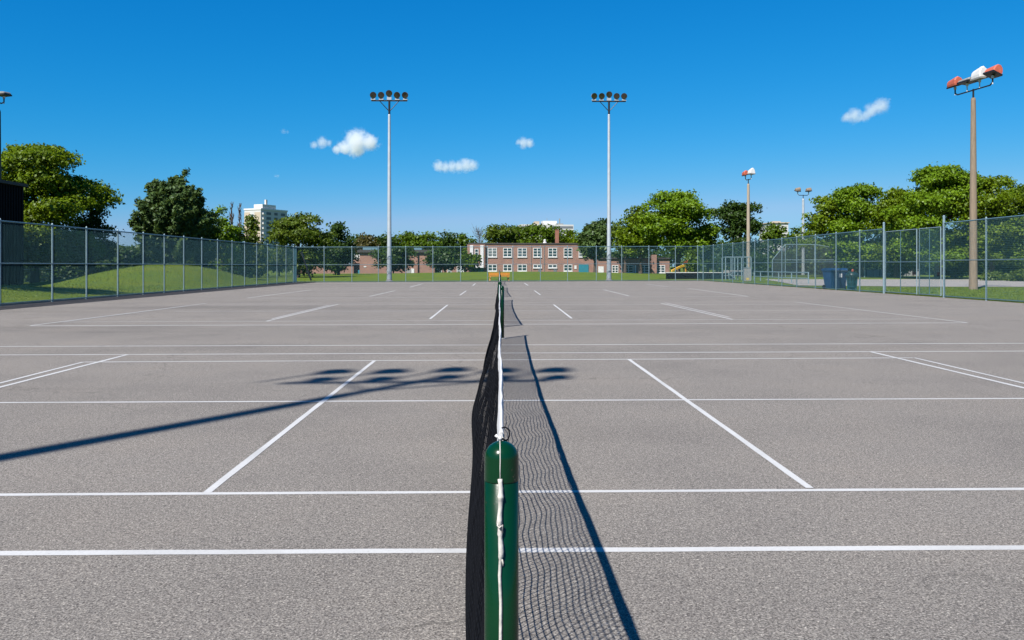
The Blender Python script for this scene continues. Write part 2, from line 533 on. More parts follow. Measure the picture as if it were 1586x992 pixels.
m.add([(22.2, 62, -0.008), (30, 58, -0.008), (75, 56, -0.008), (85, 103, -0.008), (38, 104, -0.008), (29, 92, -0.008), (26, 78, -0.008)], [(0, 1, 2, 3, 4, 5, 6)])
setting(m.build('gravel_path', M_GRAVEL))

def grass_blades():
    r = np.random.RandomState(21)
    regs = [(-42, XL - 0.62, 27, 78, 42000), (XR + 0.12, 34, 30, 62, 16000)]
    P = []
    for x0, x1, y0, y1, n in regs:
        P.append(np.stack([r.uniform(x0, x1, n), r.uniform(y0, y1, n)], 1))
    n = 9000                                            # ragged fringe along the fences
    P.append(np.stack([XL - 0.60 - np.abs(r.normal(0, 0.15, n)), r.uniform(26, 74, n)], 1))
    P.append(np.stack([XR + 0.10 + np.abs(r.normal(0, 0.12, n)), r.uniform(28, 82, n)], 1))
    t = r.uniform(0, 1, 12000)
    P.append(np.stack([FL.x + (FR.x - FL.x) * t - 0.1, FL.y + (FR.y - FL.y) * t + 0.36 + np.abs(r.normal(0, 0.5, 12000))], 1))
    P = np.concatenate(P)
    inside = (P[:, 0] > 22) & (P[:, 1] > 57)
    P = P[~inside]
    n = len(P)
    z = terrain(P[:, 0], P[:, 1]) - 0.01
    h = r.uniform(0.03, 0.085, n) * (1 + 0.8 * (r.rand(n) < 0.05))
    a = r.uniform(0, 2 * np.pi, n)
    w = r.uniform(0.012, 0.03, n)
    B = np.stack([P[:, 0], P[:, 1], z], 1)
    s_ = np.stack([np.cos(a) * w, np.sin(a) * w, np.zeros(n)], 1)
    tip = B + np.stack([r.normal(0, 0.035, n), r.normal(0, 0.035, n), h], 1)
    V = np.stack([B - s_, B + s_, tip], 1).reshape(-1, 3)
    return V, np.arange(n * 3).reshape(-1, 3)

# ------------------------------------------------------------------ painted court lines
def WOB(p):
    h = random.Random(round(p.x * 977 + p.y * 3571, 2))
    return h.uniform(0.90, 1.08), h.uniform(0.90, 1.08)
def stripe(mb, a, b, w, z):
    a, b = Vector((a.x, a.y, 0)), Vector((b.x, b.y, 0))
    t = (b - a).normalized()
    n = Vector((-t.y, t.x, 0)) * (w / 2)
    zz = Vector((0, 0, z))
    k = max(1, int((b - a).length / 0.35))
    for i in range(k):
        p, q = a.lerp(b, i / k), a.lerp(b, (i + 1) / k)
        j0, j1 = WOB(p), WOB(q)
        mb.quad(p - n * j0[0] + zz, q - n * j1[0] + zz, q + n * j1[1] + zz, p + n * j0[1] + zz)
def out(px0, py0, px1, py1, ext0=0.0, ext1=0.0):
    a, b = G(px0, py0), G(px1, py1)
    t = (b - a).normalized()
    return a - t * ext0, b + t * ext1
COURTS = {
 'near': ([ # across: px0,py0,px1,py1,ext left, ext right, width
   (0, 857.6, 1586, 848.6, 6, 6, 0.066), (0, 766.8, 1586, 757.8, 6, 6, 0.055), (0, 624.0, 1586, 617.6, 6, 6, 0.052),
   (131, 561.2, 1414, 554.6, 0, 0, 0.055), (0, 550.2, 1586, 544.2, 6, 6, 0.062), (0, 537.0, 1586, 532.2, 6, 6, 0.062)],
  [(319.5, 764.5, 580, 559.3, 0, 0, 0.053), (1254.5, 756.8, 974, 557.0, 0, 0, 0.053),
   (0, 600.4, 198, 549.6, 5, 0, 0.062), (0, 594.0, 129, 561.3, 5, 0, 0.05),
   (1347, 545.1, 1586, 601.6, 0, 5, 0.062), (1416, 554.8, 1586, 594.4, 0, 5, 0.05)]),
 'second': ([(46, 505.0, 1499, 500.4, 0, 0, 0.085), (98, 499.2, 1440, 494.3, 0, 0, 0.075),
   (270, 482.6, 1330, 480.8, 0, 0, 0.07), (320, 472.8, 1270, 471.6, 0, 0, 0.08), (330, 470.2, 1232, 468.0, 0, 0, 0.06)],
  [(666, 494.4, 693, 472.8, 0, 0, 0.06), (885.5, 493.6, 857.5, 472.2, 0, 0, 0.06),
   (413, 498.0, 523.5, 471.7, 0, 0, 0.06), (421, 494.3, 510, 473.2, 0, 0, 0.05),
   (1024, 470.2, 1135, 495.4, 0, 0, 0.06), (1030, 469.3, 1130, 491.8, 0, 0, 0.05),
   (48, 504.8, 319, 470.4, 0, 0, 0.06), (1497, 500.2, 1231, 468.2, 0, 0, 0.06), (102, 498.8, 290, 474.6, 0, 0, 0.05)]),
 'third': ([(382, 462.2, 1160, 459.6, 0, 0, 0.09), (450, 455.0, 1110, 453.6, 0, 0, 0.09), (480, 449.8, 1070, 448.0, 0, 0, 0.1)],
  [(712.3, 457.6, 722, 450.9, 0, 0, 0.065), (837, 457.2, 827.5, 450.3, 0, 0, 0.065), (572, 459.6, 612, 450.6, 0, 0, 0.07),
   (975, 459.0, 935, 449.2, 0, 0, 0.07), (384, 461.9, 482, 449.4, 0, 0, 0.08), (1158, 459.4, 1066, 447.2, 0, 0, 0.08)]),
 'far': ([(520, 445.8, 1050, 444.8, 0, 0, 0.1)],
  [(732.3, 442.8, 736.3, 439.4, 0, 0, 0.08), (818, 442.6, 812, 438.8, 0, 0, 0.08), (635, 445.2, 655, 439.6, 0, 0, 0.08), (1035, 444.5, 1000, 440.4, 0, 0, 0.08)]),
}
for k, (hor, ver) in COURTS.items():
    m = MB()
    for i, h in enumerate(hor):
        if k != 'near' and i != 0: m.cur = 1
        else: m.cur = 0
        a, b = out(*h[:6]); stripe(m, a, b, h[6], 0.0016)
    for i, h in enumerate(ver):
        m.cur = 1 if (k == 'second' and i == 8) else 0
        a, b = out(*h[:6]); stripe(m, a, b, h[6], 0.0030 + 0.0003 * i)
    setting(m.build('painted_lines', [M_LINE, M_LINEF]))

# ------------------------------------------------------------------ nets and posts
def net_shape(y0, y1, hpost, sag, bulge, seed):
    L = y1 - y0
    ph = [random.Random(seed + i).uniform(0, 6.28) for i in range(8)]
    xa, xb = 0.005, 0.028
    def top(v):
        return hpost - 4 * sag * v * (1 - v)
    def pos(v, u):          # v along the net, u: 0 bottom .. 1 top
        y = y0 + v * L
        zt = top(v) - 0.03
        z = 0.025 + (zt - 0.025) * u
        s = math.sin(math.pi * min(max(v, 0), 1)) ** 0.55
        q = 1 - u
        x = -bulge * s * (q ** 1.25)
        w = (u * q * 4) ** 0.7
        x += w * s * (0.022 * math.sin(y * 2.3 + ph[0] + 2.6 * u) + 0.013 * math.sin(y * 6.3 + ph[1] + 4.1 * u) + 0.006 * math.sin(y * 15 + ph[2] - 4 * u))
        x += q * s * 0.02 * math.sin(y * 1.3 + ph[3])
        y += w * (0.009 * math.sin(y * 4.0 + ph[4] + 5 * u) + 0.004 * math.sin(y * 11 + ph[5]))
        z += w * 0.007 * math.sin(y * 6.3 + ph[6] + 3 * u)
        x += 0.004 * math.sin(y * 2.0 + ph[7]) * s
        return (xa + (xb - xa) * (y / 80.0) + x, y, z)
    return top, pos

def cord_mesh(lines, r):
    """square-section cords along polylines (numpy, one mesh)"""
    V, F = [], []
    o = 0
    for P in lines:
        P = np.asarray(P, float)
        T = np.gradient(P, axis=0)
        T /= np.linalg.norm(T, axis=1, keepdims=True) + 1e-12
        A = np.cross(T, np.array([0.94, 0.21, 0.27]))
        A /= np.linalg.norm(A, axis=1, keepdims=True) + 1e-12
        B = np.cross(T, A)
        n = len(P)
        ring = np.stack([P + A * r, P + B * r, P - A * r, P - B * r], 1).reshape(-1, 3)
        V.append(ring)
        i = np.arange(n - 1)[:, None] * 4
        k = np.arange(4)[None, :]
        k2 = (k + 1) % 4
        F.append(np.stack([i + k, i + k2, i + 4 + k2, i + 4 + k], -1).reshape(-1, 4) + o)
        o += n * 4
    return np.concatenate(V), np.concatenate(F)
def np_object(name, V, F, material, parent=None, smooth=False):
    me = bpy.data.meshes.new(name)
    me.vertices.add(len(V)); me.vertices.foreach_set('co', np.asarray(V, np.float32).ravel())
    n, k = F.shape
    me.loops.add(n * k); me.loops.foreach_set('vertex_index', F.astype(np.int32).ravel())
    me.polygons.add(n)
    me.polygons.foreach_set('loop_start', np.arange(n, dtype=np.int32) * k)
    me.polygons.foreach_set('loop_total', np.full(n, k, np.int32))
    if smooth: me.polygons.foreach_set('use_smooth', np.ones(n, bool))
    me.update(calc_edges=True)
    for mm in (material if isinstance(material, (list, tuple)) else [material]):
        me.materials.append(mm)
    o = bpy.data.objects.new(name, me)
    COL.objects.link(o)
    if parent is not None: o.parent = parent
    return o

def tennis_net(y0, y1, hpost, sag, bulge, cell, label, seed):
    L = y1 - y0
    top, pos = net_shape(y0, y1, hpost, sag, bulge, seed)
    t = thing('tennis_net', label, 'net', (0, 0, 0), 0, 'nets down the middle of the courts')
    nv, nu = int(L / cell), int(1.0 / cell)
    lines = []
    for i in range(nv + 1):
        lines.append([pos(i / nv, j / nu) for j in range(nu + 1)])
    for j in range(nu + 1):
        lines.append([pos(i / nv, j / nu) for i in range(nv + 1)])
    V, F = cord_mesh(lines, 0.0028 if cell < 0.05 else 0.0036)
    np_object('net_mesh', V, F, M_NET, t)
    # headband: folded canvas over the cable
    m = MB()
    nn = 90
    ins = 0.10 / L
    rings = []
    rr = random.Random(seed)
    for i in range(nn + 1):
        v = ins + (1 - 2 * ins) * i / nn
        x, y, _ = pos(v, 1.0)
        z = top(v)
        j = rr.uniform(-0.0015, 0.0015)
        wdt = 0.0055 + rr.uniform(-0.001, 0.0012)
        dl, dr = 0.062 + rr.uniform(-0.004, 0.004), 0.055 + rr.uniform(-0.006, 0.006)
        rings.append([(x - wdt - 0.004 + j, y, z - dl), (x - wdt + j, y, z - 0.012), (x - wdt*0.5 + j, y, z), (x + wdt*0.5 + j, y, z), (x + wdt + j, y, z - 0.012), (x + wdt + j, y, z - dr)])
    vs = [p for r_ in rings for p in r_]
    fs = [(i*6 + k, i*6 + k + 1, (i+1)*6 + k + 1, (i+1)*6 + k) for i in range(nn) for k in range(5)]
    fs += [(0, 1, 2, 3, 4, 5), tuple(nn*6 + k for k in (5, 4, 3, 2, 1, 0))]
    m.add(vs, fs)
    m.build('headband', M_TAPE, t)
    # bottom cord, side cord, cable ends
    m = MB()
    m.tube([Vector(pos(i / 120, 0)) + Vector((0, 0, -0.004)) for i in range(121)], 0.004, 5)
    m.build('bottom_cord', M_NET, t)
    for v in (0.0, 1.0):
        m = MB()
        m.tube([Vector(pos(v, j / 12)) for j in range(13)], 0.007, 5)
        m.build('side_cord', M_NET, t)
    for v, s in ((0.0, 1), (1.0, -1)):
        m = MB()
        x, y, _ = pos(v, 1.0)
        x2, y2, _ = pos(ins if s > 0 else 1 - ins, 1.0)
        m.tube([(x, y - s * 0.02, hpost + 0.0), (x2, y2, top(ins) - 0.01)], 0.0045, 6)
        m.build('cable', M_ROPE, t)
    return t, top, pos

def net_post(x, y, h, r, label, near=False):
    t = thing('net_post', label, 'net post', (x, y, 0), 0, 'green net posts')
    seam = h - r * 0.95 - 0.048
    m = MB()
    m.lathe([(r, -0.05), (r, seam - 0.0012), (r - 0.0012, seam - 0.0004)], n=40)
    m.build('pole', M_GREEN, t, True)
    m = MB()
    prof = [(r + 0.0004, seam + 0.0002), (r + 0.0006, seam + 0.0016), (r + 0.0004, seam + 0.004), (r, h - r * 0.95)]
    for k in range(1, 11):
        a = math.pi / 2 * k / 11
        prof.append((r * math.cos(a), h - r * 0.95 + r * 0.95 * math.sin(a)))
    m.lathe(prof + [(0.0015, h)], n=40)
    m.build('cap', M_GREEN, t, True)
    m = MB()
    m.lathe([(r * 1.9, -0.005), (r * 1.9, 0.012), (r * 1.75, 0.016), (r * 1.05, 0.016)], n=28)
    m.build('base_plate', M_CONC, t)
    return t

NETS = [(1.835, 16.22, 1.028, 0.130, 0.240, 0.0445), (19.3, 34.2, 1.07, 0.17, 0.13, 0.06), (38.0, 54.5, 1.07, 0.17, 0.10, 0.07), (60.5, 75.0, 1.07, 0.16, 0.08, 0.08)]
NLAB = ['black tennis net with white headband tied to the nearest green post', 'black net on the second court sagging between two green posts',
        'small distant black net on the third court', 'tiny farthest black net in front of the orange table']
PLAB = ['nearest thick glossy green net post with domed cap and white rope', 'green post at the far end of the nearest net',
        'green post starting the second net just behind the gap', 'green post at the far end of the second net',
        'green post starting the third net', 'green post ending the third net', 'tiny green post starting the farthest net', 'tiny green post ending the farthest net by the back fence']
pn = 0
for i, (a, b, h, sg, bl, ce) in enumerate(NETS):
    tennis_net(a, b, h, sg, bl, ce, NLAB[i], 11 + i)
    r = 0.0365 if i == 0 else 0.040
    net_post(0.0053 if i == 0 else 0.012 + 0.0003 * a, a - 0.045 if i == 0 else a - 0.06, h, r, PLAB[pn]); pn += 1
    net_post(0.058 if i == 0 else 0.04, b + 0.05, h, 0.040, PLAB[pn]); pn += 1

# white rope and strap down the front of the nearest post
pxr, pyr, pr, phh = 0.0053, 1.79, 0.0365, 1.028
tr = thing('net_rope', 'dirty white rope with knots hanging down the front of the nearest green post', 'rope', (pxr, pyr, 0))
dome_c = phh - pr * 0.95
m = MB()
pts = []
for k in range(9):
    a = math.pi / 2 * (1 - k / 8.0)
    pts.append((-0.0035 + 0.0006 * k / 8, -(pr + 0.0012) * math.cos(a), dome_c + (pr * 0.95 + 0.0015) * math.sin(a)))
pts += [(-0.0032, -pr - 0.0012, dome_c - 0.015), (-0.003, -pr - 0.0012, dome_c - 0.045)]
m.tube(pts, 0.0011, 6)
m.build('thin_cord', M_ROPE, tr, True)
m = MB()
rr = random.Random(4)
z = dome_c - 0.037
pts, rad = [], []
xo = -0.0030
prof = [(0.0, .0040), (.008, .0036), (.02, .0040), (.030, .0042), (.036, .0056), (.042, .0042), (.06, .0036), (.075, .0040), (.084, .0044), (.092, .0050), (.098, .0030), (.106, .0034), (.114, .0046), (.12, .0034), (.135, .0044), (.15, .0046), (.162, .0042), (.168, .0028), (.2, .0027), (.26, .0026), (.35, .0027), (.5, .0026), (.7, .0026)]
for dz, rd in prof:
    pts.append((xo + 0.0016 * math.sin(dz * 55) + rr.uniform(-.0006, .0006), -pr - rd * 0.8, z - dz)); rad.append(rd)
m.tube(pts, [q * 1.25 for q in rad], 8)
m.build('strap', M_ROPE, tr, True)
m = MB()
m.tube([(xo - .004, -pr - .006, z - .088), (xo - .0055, -pr - .008, z - .095), (xo - .002, -pr - .009, z - .100), (xo + .004, -pr - .008, z - .094), (xo + .0045, -pr - .006, z - .112)], [.0018, .0022, .0024, .002, .0015], 6)
m.build('knot', M_ROPE, tr, True)
m = MB()
m.tube([(xo + .003, -pr - .004, z - .165), (xo + .006, -pr - .003, z - .175), (xo + .0055, -pr - .002, z - .182)], [.002, .0018, .001], 6)
m.build('knot', M_ROPE, tr, True)
# rope hook and black loop above the post top
m = MB()
m.tube([(-0.003, 0.035, phh - 0.006), (-0.0035, 0.012, phh + 0.006), (-0.003, -0.006, phh + 0.006)], [.0042, .0040, .0036], 8)
m.tube([(-0.003, 0.004, phh + 0.007), (-0.009, 0.003, phh + 0.008), (-0.013, 0.003, phh + 0.012)], [.0030, .0030, .0032], 8)
m.build('end_loop', M_TAPE, tr, True)
m = MB()
m.tube([(0.001, 0.06, phh + 0.016), (0.008, 0.055, phh + 0.019), (0.016, 0.05, phh + 0.014), (0.018, 0.045, phh + 0.004), (0.014, 0.035, phh - 0.004), (0.009, 0.015, phh - 0.003), (0.002, 0.004, phh + 0.004)], [.0018, .0016, .0018, .0016, .0017, .0024, .0018], 7)
m.build('black_tie', M_NET, tr, True)

# ------------------------------------------------------------------ chain link fences
PW, PH = 2.5, 3.0
def chain_panel():
    p, r = 0.064, 0.0044
    V, F, o = [], [], 0
    nw, ns = int(PW / p), int(PH / (p / 2))
    for k in range(nw):
        x = (k + 0.5) * PW / nw
        P = np.zeros((ns + 1, 3))
        s = np.arange(ns + 1)
        P[:, 0] = x + np.where(s % 2 == 0, -0.5, 0.5) * (PW / nw) * 0.98
        P[:, 1] = np.where(s % 2 == 0, -0.003, 0.003)
        P[:, 2] = s * PH / ns
        tri = np.array([[0.87, 0.5], [-0.87, 0.5], [0, -1.0]]) * r
        ring = np.stack([P + np.array([a * 1.2, b, 0]) for a, b in tri], 1).reshape(-1, 3)
        V.append(ring)
        i = np.arange(ns)[:, None] * 3
        kk = np.arange(3)[None, :]; k2 = (kk + 1) % 3
        F.append(np.stack([i + kk, i + k2, i + 3 + k2, i + 3 + kk], -1).reshape(-1, 4) + o)
        o += len(ring)
    ob = np_object('mesh_panel', np.concatenate(V), np.concatenate(F), M_WIRE)
    me = ob.data
    bpy.data.objects.remove(ob)
    return me
CHAIN = chain_panel()

def fence(label, A, B, posts, hA, hB, skip=(), tall=(), name='chain_link_fence', mid=0.5, post_r=0.036):
    """posts: fractions along A-B.  skip: bay indices left open (gates)."""
    t = thing(name, label, 'fence', A, math.atan2(B.y - A.y, B.x - A.x), None)
    L = (B - A).length
    H = lambda s: hA + (hB - hA) * s
    for i, s in enumerate(posts):
        m = MB()
        hh = H(s) + (0.28 if i in tall else 0.02)
        rad = post_r * (1.45 if i in tall or i in (0, len(posts) - 1) else 1.0)
        m.lathe([(rad, -0.1), (rad, hh), (rad * 1.12, hh), (rad * 1.12, hh + 0.03), (rad * 0.4, hh + 0.075)], (s * L, 0, 0), n=12)
        for zz in (0.15, H(s) * 0.33, H(s) * mid, H(s) * 0.8, H(s) - 0.1):
            m.lathe([(rad + 0.006, zz), (rad + 0.006, zz + 0.03)], (s * L, 0, 0), n=12)
        m.build('post', M_GALV, t, False)
    for i in range(len(posts) - 1):
        if i in skip: continue
        s0, s1 = posts[i], posts[i + 1]
        x0, x1 = s0 * L, s1 * L
        o = bpy.data.objects.new('mesh_panel', CHAIN)
        COL.objects.link(o); o.parent = t
        o.location = (x0, -0.03, 0.03)
        o.scale = ((x1 - x0) / PW, 1, (0.5 * (H(s0) + H(s1)) - 0.02) / PH)
    runs, cur = [], [posts[0]]
    for i in range(len(posts) - 1):
        if i in skip:
            runs.append((cur[0], posts[i])); cur = [posts[i + 1]]
    runs.append((cur[0], posts[-1]))
    for a, b in runs:
        if b - a < 1e-6: continue
        for nm, fz, r in (('top_rail', 1.0, 0.027), ('middle_rail', mid, 0.021), ('bottom_rail', None, 0.019)):
            m = MB()
            za = 0.075 if fz is None else H(a) * fz
            zb = 0.075 if fz is None else H(b) * fz
            m.tube([(a * L, 0.005, za), (b * L, 0.005, zb)], r, 8)
            m.build(nm, M_GALVT if nm != 'middle_rail' else M_GALV, t)
    return t

# left fence
LF_A, LF_B = Vector((XL, -6, 0)), FL.copy()
lp = [0, 81, 134, 182.5, 222, 254.5, 284.7, 312.6, 337, 359.5, 379, 397.7, 414.6, 429, 443, 454.6]
Ls = [(on_x(p, XL).y - LF_A.y) / (LF_B.y - LF_A.y) for p in lp if on_x(p, XL).y < FL.y - 0.5]
pre = [k / 14.0 * Ls[0] for k in range(0, 14)]
fence('long left side chain-link fence in front of the grass mounds', LF_A, LF_B, pre + Ls + [1.0], 2.98, 3.06)
# far fence
fp = [461.5, 502, 545, 586, 628.5, 670.5, 713.5, 755, 794.5, 837, 879, 923.5, 963, 1005, 1046]
fs_ = []
for p in fp[1:]:
    q = on_line(p, FL, FR)
    fs_.append((q - FL).length / (FR - FL).length)
fence('back chain-link fence running across in front of the brick school', FL, FR, [0.0] + fs_ + [0.985, 1.0], 3.08, 3.36)
# right fence, with the double gate bays left open
RF_A, RF_B = FR.copy(), Vector((XR, -6, 0))
rp = [1104.7, 1119, 1135, 1151, 1169, 1189.6, 1211, 1234, 1263, 1295, 1331.6, 1369, 1462, 1527.5, 1588]
Rs = [(RF_A.y - on_x(p, XR).y) / (RF_A.y - RF_B.y) for p in rp]
post_s = [Rs[-1] + (1 - Rs[-1]) * k / 13.0 for k in range(1, 14)]
allR = [0.0] + Rs + post_s
fence('long right side chain-link fence with taller gate posts', RF_A, RF_B, allR, 3.36, 3.32, skip=(12,), tall=(12, 13))
# the two gate leaves
gy = [on_x(p, XR).y for p in (1371.5, 1420, 1423.5, 1456.5)]
for (ya, yb, lab, lean) in ((gy[0], gy[1], 'left leaf of the double chain-link gate in the right fence', 0.0), (gy[2], gy[3], 'right leaf of the double gate, beside the tallest post', 0.03)):
    g = thing('gate_leaf', lab, 'gate', (XR, ya, 0), -math.pi / 2, 'gate leaves in the right fence')
    w = ya - yb
    m = MB()
    for x in (0.0, w):
        m.tube([(x, lean * (x > 0), 0.06), (x + lean, 0, 3.2)], 0.026, 8)
    for z in (0.09, 1.62, 3.18):
        m.tube([(0, 0, z), (w, 0, z)], 0.022, 8)
    m.build('frame', M_GALV, g)
    m = MB(); m.tube([(w * 0.5, 0.0, 0.1), (w * 0.5, 0, 3.16)], 0.019, 8)
    m.build('centre_bar', M_GALVT, g)
    m = MB(); m.box((w * 0.9, -0.06, 1.0), (w * 0.98, 0.03, 1.14)); m.build('latch', M_DKMET, g)
    o = bpy.data.objects.new('mesh_panel', CHAIN); COL.objects.link(o); o.parent = g
    o.location = (0, -0.03, 0.07); o.scale = (w / PW, 1, 3.1 / PH)

# ------------------------------------------------------------------ floodlight poles
def flood_pole(loc, hbar, label, base_r=0.24, top_r=0.115, rz=0.0, tiers=1):
    t = thing('floodlight_pole', label, 'floodlight', loc, rz, 'five-lamp floodlight poles')
    m = MB()
    m.lathe([(base_r, -0.1), (base_r * 0.82, 3), (top_r, hbar - 1.3), (top_r * 0.8, hbar - 1.25)], n=20)
    for z in (0.9, 2.1):
        m.lathe([(base_r + 0.012, z), (base_r + 0.012, z + 0.09)], n=20)
    m.build('pole', M_POLEW, t, False)
    m = MB(); m.lathe([(base_r * 1.6, 0), (base_r * 1.6, 0.06), (base_r * 1.1, 0.12), (base_r * 1.05, 0.25)], n=20)
    m.build('base_flange', M_CONC, t)
    m = MB()
    m.tube([(0, 0, hbar - 1.3), (0, 0, hbar + 0.25)], top_r * 0.85, 12)
    m.box((-1.62, -0.055, hbar - 0.06), (1.62, 0.055, hbar + 0.05))
    for s in (-1, 1):
        m.tube([(s * 0.07, 0, hbar - 0.9), (s * 0.85, 0, hbar - 0.05)], 0.035, 8)
    m.build('crossarm', M_DKMET, t)
    for k, tier in [(k, q) for q in range(tiers) for k in range(5)]:
        x = (k - 2) * 0.74 * 0.98 - 0.50 * tier
        dz = (0.16 if k == 2 else 0.0) + 0.98 * tier
        tilt = Matrix.Rotation(math.radians(90 + 14), 4, 'X') @ Matrix.Rotation(0, 4, 'Z')
        M = tilt.to_3x3().to_4x4()
        c = Vector((x, -0.12, hbar + 0.48 + dz))
        yaw = Matrix.Rotation(math.radians((k - 2) * -7), 4, 'Z')
        M = yaw @ M
        if tiers == 2: M = M @ Matrix.Scale(0.84 if tier else 0.66, 4)
        m = MB()
        m.lathe([(0.06, -0.36), (0.17, -0.32), (0.25, -0.14), (0.288, 0.05), (0.295, 0.06)], c, 20, M)
        lamp = m.build('lamp', M_REFL, t, False)
        m = MB()
        m.lathe([(0.293, 0.061), (0.296, 0.10), (0.275, 0.105), (0.02, 0.085)], c, 20, M)
        m.build('lens', M_LENS, lamp)
        if tiers == 2 and not tier: continue
        if tier:
            m = MB(); m.tube([(x, 0.05, hbar + 0.05), (x, 0.05, hbar + dz + 0.3)], 0.03, 6); m.build('lamp_stem', M_DKMET, t)
            continue
        m = MB()
        m.box((x - 0.20, -0.11, hbar + 0.052), (x + 0.20, 0.13, hbar + 0.19 + dz))
        m.build('ballast_box', M_REFL, t)
    return t
for px, lab in ((603, 'tall white five-lamp floodlight pole left of the brick school'), (943.2, 'tall white five-lamp floodlight pole on the right by the blue-green tree')):
    p = on_line(px, FL, FR)
    p = p + (p.normalized() * 0.75)
    flood_pole((p.x, p.y, 0), ht(159, p.length) - 0.0, lab)
flood_pole((-9.62, -2.75, 0), 16.6, 'five-lamp floodlight pole outside the picture whose shadow crosses the near court', rz=math.radians(3), tiers=2)

def box_lamp(parent, x, z, material, M, wide=0.95, lift=1.0):
    # rectangular flood housing with a domed hood
    m = MB()
    prof = [(-0.30, 0.0), (-0.30, 0.10), (-0.25, 0.26), (-0.12, 0.36), (0.06, 0.38), (0.24, 0.28), (0.34, 0.12), (0.34, 0.0)]
    n = len(prof)
    vs = []
    for xx, sc in ((-wide/2, 0.86), (-wide/2 + 0.08, 1.0), (wide/2 - 0.08, 1.0), (wide/2, 0.86)):
        for (yy, zz) in prof:
            vs.append(M @ Vector((x + xx, yy * sc, z + zz * sc * lift * (1.0 + 0.35 * xx / wide))))
    fs = []
    for j in range(3):
        for i in range(n):
            i2 = (i + 1) % n
            fs.append((j*n + i, j*n + i2, (j+1)*n + i2, (j+1)*n + i))
    fs += [tuple(range(n - 1, -1, -1)), tuple(3*n + i for i in range(n))]
    m.add(vs, fs)
    lamp = m.build('lamp', material, parent)
    m = MB()
    m.box((x - wide/2 - 0.01, -0.32, z - 0.10), (x + wide/2 + 0.01, 0.36, z - 0.003), M)
    m.build('rim', M_DKMET if material is not M_WHITE else M_GREY, lamp)
    return lamp
def wood_light(loc, H, label, rz, lamps, r0=0.26, r1=0.14, pole_mat=None, span=3.0, cat='light pole'):
    t = thing('wooden_light_pole' if pole_mat in (None, M_TAN) else 'metal_light_pole', label, cat, loc, rz)
    m = MB(); m.lathe([(r0, -0.1), (r0 * 0.9, 1.0), ((r0 + r1) / 2, H * 0.5), (r1, H - 0.15), (r1 * 0.8, H)], n=18)
    m.build('pole', pole_mat or M_WOODP, t)
    m = MB()
    h = span / 2
    m.tube([(0, 0, H - 0.1), (0, 0, H + 0.55)], 0.055, 8)
    m.tube([(-h, 0, H + 0.95), (-h, 0, H + 0.62), (-h + 0.22, 0, H + 0.48), (h - 0.22, 0, H + 0.48), (h, 0, H + 0.62), (h, 0, H + 0.95)], 0.045, 8)
    m.build('pipe_bracket', M_DKMET, t)
    n = len(lamps)
    for k, mm in enumerate(lamps):
        x = -h + span * k / (n - 1)
        m = MB(); m.tube([(x, 0, H + 0.5), (x, 0, H + 1.04)], 0.035, 8); m.lathe([(0.08, H + 0.85), (0.09, H + 1.0)], (x, 0, 0), 10)
        m.build('lamp_stem', M_WHITE, t)
        box_lamp(t, x, H + 1.14, mm, Matrix.Translation((x, 0, H + 1.14)) @ Matrix.Rotation(math.radians(lamp_tilt(k, n)), 4, 'X') @ Matrix.Translation((-x, 0, -H - 1.14)), wide=span / max(1, n - 1) * (0.78 if mm is not M_GREY else 0.95) if n > 2 else 0.7, lift={'grey_paint': 0.45, 'white_paint': 1.45}.get(mm.name, 1.15))
    return t
def lamp_tilt(k, n):
    return (16, -4, 6, -24)[k % 4]
p = D(1507.5, 52)
wood_light(p, ht(152, 52), 'tall wooden light pole behind the right fence with red and white lamps', math.atan2(-3.4, 0.5), [M_RED, M_GREY, M_WHITE, M_RED], span=3.3)
p = D(1159, 98)
wood_light(p, ht(285, 98), 'thinner tan light pole rising beside the dark green tree', math.atan2(-2.2, 0.5), [M_RED, M_WHITE], r0=0.24, r1=0.15, span=1.3, pole_mat=M_TAN)
p = D(1244, 122)
wood_light(p, ht(308, 122), 'grey light pole with two rounded tan lamps on a forked arm', 0.15, [M_WOODP, M_WOODP], r0=0.25, r1=0.16, pole_mat=M_POLEW, span=1.7)
p = D(-4, 56)
wood_light(p, ht(170, 56), 'light pole with red lamp at the left picture edge above the dark building', math.atan2(3.4, 0.5), [M_RED, M_GREY], r0=0.28, r1=0.2, pole_mat=M_DKMET, span=1.2)

# ------------------------------------------------------------------ trees
def leaves(name, centres, dirs, leaf, spread, per, material, parent, seed, up=0.35, aspect=1.6):
    r = np.random.RandomState(seed)
    C = np.repeat(centres, per, 0)
    Dn = np.repeat(dirs, per, 0)
    n = len(C)
    C = C + r.normal(0, 1, (n, 3)) * spread * np.array([1, 1, 0.62])
    nr = Dn * 0.55 + np.array([0, 0, up]) + r.normal(0, 0.55, (n, 3))
    nr /= np.linalg.norm(nr, axis=1, keepdims=True) + 1e-9
    a = np.cross(nr, r.normal(0, 1, (n, 3)))
    a /= np.linalg.norm(a, axis=1, keepdims=True) + 1e-9
    b = np.cross(nr, a)
    s = leaf * r.uniform(0.6, 1.25, (n, 1))
    l, w = s * aspect * 0.5, s * 0.5
    V = np.stack([C - a * l, C + b * w + nr * s * 0.12, C + a * l, C - b * w + nr * s * 0.12], 1).reshape(-1, 3)
    F = np.arange(n * 4).reshape(-1, 4)
    return np_object(name, V, F, material, parent)

